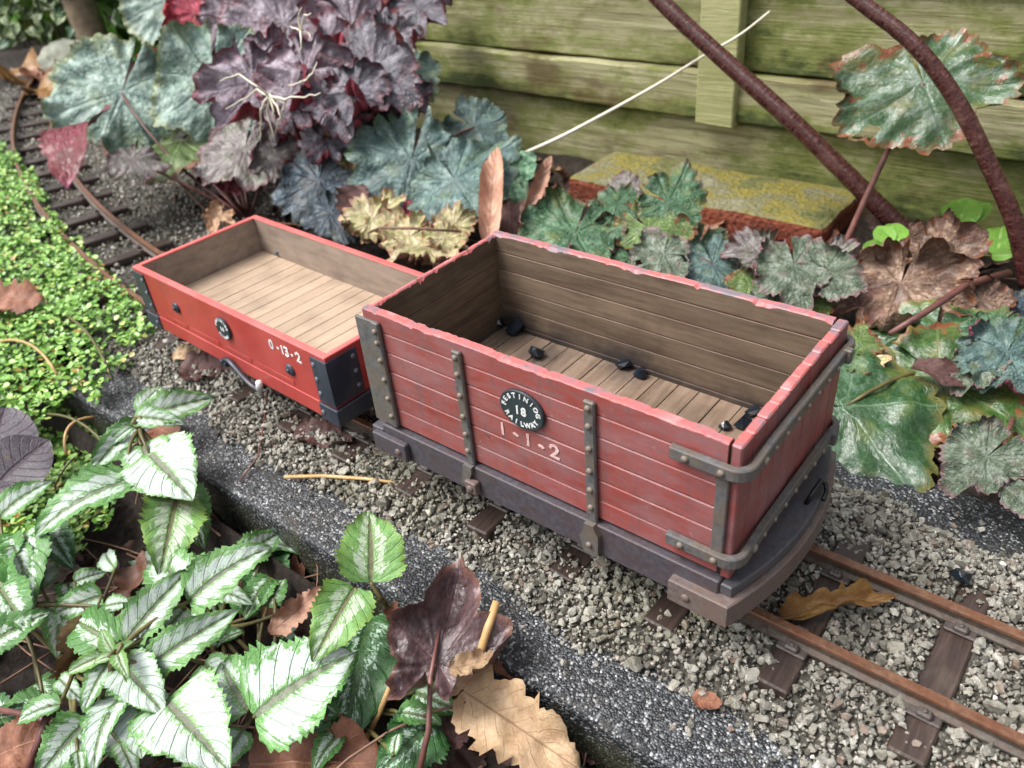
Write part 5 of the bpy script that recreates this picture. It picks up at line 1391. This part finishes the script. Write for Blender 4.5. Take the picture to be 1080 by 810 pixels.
for i, (pa_, pb_) in enumerate((((30, 440), (112, 470)), ((0, 360), (60, 395)), ((60, 330), (118, 400)), ((70, 480), (100, 440)))):
    stemz_ = MB().tube(curve_pts(at(*pa_, -.04 if i in (1, 2) else -.22), at(*pb_, -.03 if i in (1, 2) else -.2), .05, 9, .04), .007, 6).build('runner', MT['straw'] if i % 2 else MT['greenstem'])
    tag(stemz_, ('pale green runner over the lower clump before the slab end', 'straw runner over the green mat at the left edge', 'olive runner across the green mat towards the slab', 'short straw runner in front of the slab end')[i], 'stem', 'runners over the green mat')
sticks('twig_litter', 'thin brown dead stems tangled on the soil', [(120, -1.8, 1.4, -1.8, -.75, .2, .7, .0045), (50, -5, 3, 1.0, 2.6, .2, .6, .006)], 9)

def dead(name, kind, mat, bx, by, zb, tx, ty, zt, label, k=.5, j=(0, 0, 0), width=1.0, var=0, cat='dead leaf'):
    o = ov(None, kind, mat, bx, by, zb, tx, ty, zt, k, j, width, name, DM, var); tag(o, label, cat, 'dead leaves'); return o
def deadp(kind, mat, cx, cy, z, tx, ty, label, k=.5, j=(0, 0, 0), width=1.0, var=0):
    c = at(cx, cy, z); n = nrm(c, k, *j); t = on_plane(tx, ty, c, n)
    o = put('dead_leaf', PA[kind][var % len(PA[kind])], PM[mat], frame(c, t, n, width)); tag(o, label, 'dead leaf', 'dead leaves'); return o
dead('dead_leaf', 'roll', 'pinkb', 514, 262, .10, 522, 160, .36, 'upright pinkish-brown ribbed dead leaf behind the corner of the tall wagon', .75, (0, 0, 0), .62, 0)
dead('dead_leaf', 'roll', 'pinkb', 546, 242, .16, 579, 166, .36, 'narrow folded tan dead leaf standing right of the mint leaves', .6, (.5, 0, 0), .5, 1)
dead('dead_leaf', 'dead', 'dark', 540, 250, .05, 536, 190, .16, 'dark red-brown dead leaf between the two upright dead leaves', .6, (0, 0, 0), .9, 2)
dead('dead_leaf', 'dead', 'pinkb', 408, 108, .44, 380, 162, .30, 'folded rosy-brown dead leaf hanging beside the blue-green leaves', .55, (-.4, 0, 0), .9, 1)
dead('dead_leaf', 'dead', 'dark', 375, 195, .22, 366, 235, .12, 'dull purple dead leaf low among the blue-green leaves', .5, (0, 0, 0), 1.0, 3)
deadp('papery', 'deadp', 950, 300, .14, 925, 372, 'large crumpled papery brown leaf beyond the door end of the tall wagon', .55, (0, -.1, 0), 1.15, 0)
deadp('papery', 'deadp', 985, 268, .18, 1046, 258, 'flat tan brown leaf at the foot of the dark stems', .4, (0, 0, 0), 1.0, 1)
deadp('papery', 'deadp', 1035, 318, .12, 1062, 352, 'mottled brown leaf at the right edge under the curved stem', .45, (0, 0, 0), 1.0, 2)
dead('dead_leaf', 'dead', 'dark', 962, 385, .08, 1022, 408, .06, 'dark purple-brown curled leaf lying on the large green leaves', .4, (0, 0, .0), .8, 0)
dead('dead_leaf', 'dead', 'tan', 890, 395, -.02, 908, 372, .02, 'small pale torn leaf touching the far corner of the wagon door', .5, (0, 0, 0), 1.1, 4)
deadp('trident', 'deadd', 462, 700, -.10, 486, 594, 'large dark purple-brown lobed leaf leaning on the slab edge', .55, (0, 0, 0), .82, 0)
dead('dead_leaf', 'dead', 'tan', 488, 728, -.20, 612, 812, -.26, 'pale tan veined dead leaf in front of the slab at the bottom', .6, (.2, -.2, 0), .95, 2)
dead('dead_leaf', 'dead', 'brown', 492, 716, -.22, 500, 770, -.30, 'small curled brown dead leaf under the pale tan leaf', .6, (0, 0, 0), 1.2, 1)
dead('dead_leaf', 'dead', 'tan', 474, 706, -.08, 528, 690, -.08, 'small bleached dead leaf scrap on the dark lobed leaf', .6, (0, 0, 0), .8, 3)
dead('dead_leaf', 'dead', 'brown', 262, 806, -.30, 412, 806, -.30, 'red-brown dead leaf at the bottom edge among variegated leaves', .6, (0, 0, 0), 1.05, 2)
dead('dead_leaf', 'dead', 'brown', 250, 600, -.36, 330, 640, -.38, 'broad brown dead leaf below the slab face', .5, (0, 0, 0), 1.2, 3)
dead('dead_leaf', 'dead', 'pinkb', 285, 668, -.18, 340, 620, -.14, 'pale pinkish dead leaf edge under the fresh green shoot', .6, (.3, 0, 0), .7, 4)
dead('dead_leaf', 'dead', 'brown', -10, 800, -.34, 70, 770, -.36, 'brown dead leaf in the bottom left corner', .5, (0, 0, 0), 1.3, 0)
dead('dead_leaf', 'dead', 'dark', 85, 600, -.42, 130, 640, -.44, 'dark red-brown dead leaf deep among variegated leaves at left', .5, (0, 0, 0), 1.2, 1)
dead('dead_leaf', 'dead', 'gold', 824, 652, -.060, 944, 630, -.040, 'golden-brown curled leaf lying between the rails', .45, (0, .2, 0), .40, 2)
dead('dead_leaf', 'dead', 'dark', 312, 452, -.07, 372, 466, -.06, 'dark curled leaf on ballast under the end of the low wagon', .4, (0, 0, 0), .8, 3)
dead('dead_leaf', 'dead', 'tan', 182, 376, -.06, 212, 372, -.05, 'small tan leaf on ballast beside the low wagon', .4, (0, 0, 0), 1.1, 4)
dead('dead_leaf', 'dead', 'dark', 188, 390, -.06, 252, 384, -.05, 'dark purple leaf on ballast beside the wheel of the low wagon', .4, (0, 0, 0), 1.0, 1)
dead('dead_leaf', 'dead', 'brown', -6, 320, .0, 46, 318, .02, 'rust-brown dead leaf lying on the green mat at left edge', .5, (0, 0, 0), 1.3, 2)
dead('dead_leaf', 'dead', 'brown', 34, 74, .0, 66, 80, .03, 'rosy-brown crumpled leaf in front of the grey rock', .5, (0, 0, 0), .8, 1)
dead('dead_leaf', 'dead', 'brown', 64, 70, .04, 84, 92, .0, 'second rosy-brown leaf touching the grey rock', .5, (0, 0, 0), .8, 3)
dead('dead_leaf', 'dead', 'gold', 10, 74, -.05, 68, 90, -.05, 'long olive-yellow dead leaf on gravel at upper left', .4, (0, 0, 0), .6, 1)
dead('dead_leaf', 'dead', 'gold', 38, 96, -.05, 70, 104, -.05, 'short amber dead leaf on gravel left of the teal leaf', .4, (0, 0, 0), 1.0, 2)
deadp('papery', 'tan', 232, 228, .02, 222, 246, 'pale tan lobed leaf behind the rim of the low wagon', .5, (0, 0, 0), 1.0, 1)
dead('dead_leaf', 'dead', 'dark', 1036, 690, -.07, 1080, 668, -.06, 'tiny red-brown leaf scrap by the far rail at the right edge', .4, (0, 0, 0), .5, 4) if False else None
dead('dead_leaf', 'dead', 'brown', 164, 450, -.135, 186, 462, -.13, 'small round brown leaf scrap on the slab behind variegated leaves', .3, (0, 0, 0), 1.6, 0)
dead('dead_leaf', 'dead', 'brown', 730, 736, -.125, 762, 742, -.12, 'small brown leaf scrap at the ballast edge near the slab front', .3, (0, 0, 0), 1.2, 1)

dead('dead_leaf', 'dead', 'dark', 470, 790, -.30, 500, 745, -.26, 'dark scrap of dead leaf in the shade left of the pale tan leaf', .6, (0, 0, 0), 1.0, 1)
dead('dead_leaf', 'roll', 'brown', 520, 700, -.16, 548, 716, -.2, 'small rolled brown leaf between the pale tan leaf and the slab', .5, (0, 0, 0), 1.6, 1)
dead('dead_leaf', 'dead', 'dark', 640, 800, -.36, 600, 770, -.34, 'dark leaf in the shade at the foot of the slab, bottom centre', .5, (0, 0, 0), 1.2, 3)
dead('dead_leaf', 'dead', 'brown', 410, 640, -.1, 434, 676, -.12, 'narrow red-brown leaf edge left of the dark lobed leaf', .6, (.2, 0, 0), .7, 2)
# ------------------------------------------------------------------ dark stems, stalks, twigs, roots
def stem(name, label, pix, rad, mat, cat, n=12, sub=5, group=None, bump_=.0):
    """pix: (px, py, y) control points; smooth round stem with uv along it"""
    C_ = [at(a, b_, y=c_) if c_ is not None else None for a, b_, c_ in pix]
    pts = []; N = len(C_)
    for i in range(N-1):
        p0, p1, p2_, p3 = C_[max(i-1, 0)], C_[i], C_[i+1], C_[min(i+2, N-1)]
        for s in range(sub):
            t = s/sub; pts.append(.5*((2*p1)+(p2_-p0)*t+(2*p0-5*p1+4*p2_-p3)*t*t+(3*p1-p0-3*p2_+p3)*t**3))
    pts.append(C_[-1]); M_ = len(pts)
    rr = np.interp(np.linspace(0, 1, M_), np.linspace(0, 1, len(rad)), rad)
    if bump_: rr = rr*(1+bump_*np.random.default_rng(3).normal(size=M_))
    mb = MB().tube(pts, rr, n); me = mb.mesh(name)
    uvl = me.uv_layers.new(name='UVMap'); cum = [0]
    for i in range(1, M_): cum.append(cum[-1]+(pts[i]-pts[i-1]).length)
    for lp in me.loops: uvl.data[lp.index].uv = ((lp.vertex_index % n)/n, cum[lp.vertex_index//n])
    o = link(name, me, None, mat); tag(o, label, cat, group); return o
stem('shrub_stem', 'straight dark maroon woody stem slanting before the fence', [(470, -270, 2.22), (560, -150, 2.26), (660, -40, 2.30), (700, 4, 2.32), (760, 60, 2.36), (840, 132, 2.40), (905, 196, 2.44), (950, 240, 2.48), (985, 275, 2.50)], [.037, .042, .047, .052], MT['bark'], 'stem', sub=10, group='dark shrub stems', bump_=.014)
stem('shrub_stem', 'curved dark maroon woody stem at the right edge', [(690, -170, 2.04), (780, -105, 2.07), (855, -40, 2.1), (905, 0, 2.12), (965, 48, 2.14), (1010, 108, 2.17), (1046, 180, 2.2), (1070, 235, 2.22), (1084, 300, 2.24)], [.027, .032, .037, .041], MT['bark'], 'stem', sub=10, group='dark shrub stems', bump_=.014)
stem('pale_stalk', 'thin pale dry stalk slanting up in front of the fence', [(552, 162, 2.0), (590, 145, 2.1), (632, 123, 2.2), (690, 91, 2.4), (742, 59, 2.55), (780, 37, 2.62), (812, 12, 2.7)], [.012, .009, .006], MT['palestem'], 'stalk', 6)
stem('twig', 'brown twig leaning from teal leaves down to the low wagon', [(136, 138, 1.1), (175, 178, 1.05), (222, 226, 1.0)], [.009, .014], MT['twig'], 'twig', 6)
def stemz(name, label, pix, rad, mat, cat, n=6):
    C_ = [at(a, b_, z) for a, b_, z in pix]; o = MB().tube(C_, list(np.interp(np.linspace(0, 1, len(C_)), np.linspace(0, 1, len(rad)), rad)), n).build(name, mat); tag(o, label, cat); return o
stemz('straw_stalk', 'straw-coloured stalk lying on the ballast beside the tall wagon', [(300, 503, -.128), (340, 502, -.110), (385, 505, -.095), (426, 510, -.085)], [.007, .008, .006], MT['straw'], 'stalk')
stemz('straw_stalk', 'long upright straw stalk among the front leaves', [(380, 790, -.38), (400, 752, -.25), (418, 708, -.12)], [.010, .008], MT['straw'], 'stalk')
stemz('straw_stalk', 'short thick straw stub resting on the dark lobed leaf', [(506, 690, -.09), (514, 664, -.05), (524, 634, .0)], [.013, .014, .013], MT['straw'], 'stalk', 8)
stemz('leaf_stalk', 'dark stalk of the dark lobed leaf running to the bottom edge', [(438, 830, -.30), (452, 770, -.18), (454, 715, -.095), (466, 650, -.05)], [.011, .009, .005], MT['redstem'], 'stalk')
stemz('leaf_stalk', 'pinkish leaf stalk crossing the papery brown leaf', [(938, 352, .12), (975, 330, .17), (1020, 300, .2), (1064, 288, .18)], [.012, .016, .018], MT['redstem'], 'stalk')
stemz('twig', 'purple-brown twig stub in the bottom left corner', [(28, 815, -.3), (42, 780, -.24), (54, 742, -.16)], [.012, .013, .014], MT['redstem'], 'twig')
stemz('twig', 'reddish twig at the left bottom edge', [(-20, 745, -.3), (40, 756, -.28), (70, 768, -.26)], [.011, .011, .009], MT['redstem'], 'twig')
stemz('twig', 'thin dark twig across ballast and slab beside the low wagon', [(282, 412, -.06), (278, 450, -.1), (272, 482, -.12), (252, 508, -.138)], [.005, .004], MT['redstem'], 'twig')
stemz('leaf_stalk', 'thin brown stalk lying over the cream and lime leaves', [(388, 246, .16), (400, 240, .2), (440, 241, .2), (486, 244, .16)], [.008, .008, .007], MT['twig'], 'stalk')
stemz('stem_fragment', 'brown creeping stem on soil at the foot of the slab face', [(205, 515, -.3), (222, 545, -.38), (250, 580, -.46)], [.02, .022, .022], MT['twig'], 'stem', 7)
# dried roots
def roots(label, cx, cy, y, arms, r0):
    c = at(cx, cy, y=y); mb = MB()
    for arm in arms:
        P_ = [c]+[at(a, b_, y=y+random.uniform(-.06, .02)) for a, b_ in arm]
        pts = []
        for i in range(len(P_)-1):
            for s in range(3): pts.append(P_[i].lerp(P_[i+1], s/3)+Vector((random.uniform(-.006, .006), 0, random.uniform(-.006, .006))))
        pts.append(P_[-1]); mb.tube(pts, list(np.linspace(r0, r0*.4, len(pts))), 5)
    o = mb.build('dried_root', MT['palestem']); tag(o, label, 'root', 'bleached dried roots')
roots('branching bleached roots caught on the purple leaves', 284, 101, .98, [[(270, 94), (262, 103), (238, 115)], [(300, 104), (322, 102), (338, 98)], [(276, 112), (275, 128), (274, 148)], [(292, 112), (296, 122), (290, 140)], [(288, 116), (290, 132)], [(272, 92), (252, 78), (232, 86)], [(300, 108), (297, 118), (300, 127)], [(282, 118), (290, 150)]], .008)
roots('small bleached root tuft high on the purple leaves', 317, 32, 1.15, [[(314, 18), (318, 8)], [(326, 36), (327, 40)], [(306, 28)], [(318, 44), (316, 56)], [(322, 16), (328, 14)]], .006)
roots('single bleached root on the purple leaf right of the branching roots', 320, 86, 1.1, [[(304, 90)], [(330, 78), (334, 66)]], .006)

# ------------------------------------------------------------------ upper left corner: rock, post, ivy
bm = bmesh.new(); bmesh.ops.create_icosphere(bm, subdivisions=4, radius=1)
cR = at(80, 66, .02)
for v in bm.verts:
    n = mnoise.fractal(v.co*1.6, 1, 2, 4); v.co = Vector((v.co.x*.42, v.co.y*.34, v.co.z*.26))*(1+.25*n)
me = bpy.data.meshes.new('rock'); bm.to_mesh(me); bm.free(); me.polygons.foreach_set('use_smooth', np.ones(len(me.polygons), dtype=bool))
o = link('rock', me, None, MT['rock']); o.location = cR; tag(o, 'grey-green rock at upper left behind the teal leaves', 'rock')
q = at(100, 44, y=cR.y+.35)
mb = MB().tube([(q.x+.04, q.y, -.3), (q.x, q.y, q.z+.0), (q.x-.08, q.y+.02, q.z+.5), (q.x-.16, q.y, q.z+1.2), (q.x-.18, q.y, q.z+2.0)], [.21, .19, .18, .17, .16], 14, rough=.05)
o = mb.build('wooden_post', MT['post']); tag(o, 'weathered brown wooden post behind the rock', 'post')
b = at(10, 40, y=cR.y+.5); b.z = -.15
P = plant('ivy', 'cream-edged ivy growing thickly in the upper left corner', 'ivy', b)
r = np.random.default_rng(12)
for i in range(170):
    px, py = r.uniform(-70, 82), r.uniform(-60, 56)
    if px > 26 and py > 34: continue
    c = at(px, py, y=cR.y+r.uniform(.15, .75)); n = nrm(c, .6, *r.normal(0, .3, 3)); a = r.uniform(-2.4, -.7)
    if c.z < -.1: continue
    t = on_plane(px+13*math.cos(a), py-13*math.sin(a), c, n)
    put('leaf', OV['heart'][i % 3], LM['ivy'] if i % 3 else LM['d'], frame(c, t, n, 1.0), P)
    if i % 4 == 0: petiole(P, Vector((c.x+r.uniform(-.2, .2), c.y+.2, -.15)), c, .010, .006, 'greenstem', .1, name='stem')
# leafy hedge mass that closes the garden behind the ivy
hv = []; hr = np.random.default_rng(31)
def hedge():
    n = 5200; ang = np.arange(6)*2*math.pi/6
    pv = np.concatenate([[[0, 0, -.1]], np.stack([np.cos(ang)*.7, np.sin(ang), np.zeros(6)], 1)]); pf = np.array([[0, 1+k, 1+(k+1) % 6] for k in range(6)])
    x0 = cR.x
    pos = np.stack([hr.uniform(-15, -5.3, n), np.zeros(n), hr.uniform(-.2, 3.0, n)], 1); pos[:, 1] = cR.y+.95+.35*np.sin(pos[:, 0]*1.7)*np.cos(pos[:, 2]*2.1)+hr.uniform(0, .8, n)
    q_ = hr.normal(size=(n, 3)); q_[:, 1] -= 1.0; q_ /= np.linalg.norm(q_, axis=1)[:, None]
    ax = np.cross(q_, hr.normal(size=(n, 3))); ax /= np.linalg.norm(ax, axis=1)[:, None]; ay = np.cross(q_, ax)
    Rm = np.stack([ax, ay, q_], 2); V_ = np.einsum('nij,vj->nvi', Rm, pv)*hr.uniform(.10, .19, n)[:, None, None]+pos[:, None, :]
    me = np_mesh('hedge', V_.reshape(-1, 3), (pf[None]+(np.arange(n)*7)[:, None, None]).reshape(-1, 3), {'rnd': np.repeat(np.clip(hr.normal(.2, .15, n), 0, .6), 7)})
    me.materials.append(MT['gc']); o = bpy.data.objects.new('hedge', me); COL.objects.link(o); tag(o, 'dense dark green hedge beyond the ivy', 'hedge', kind='stuff')
hedge()
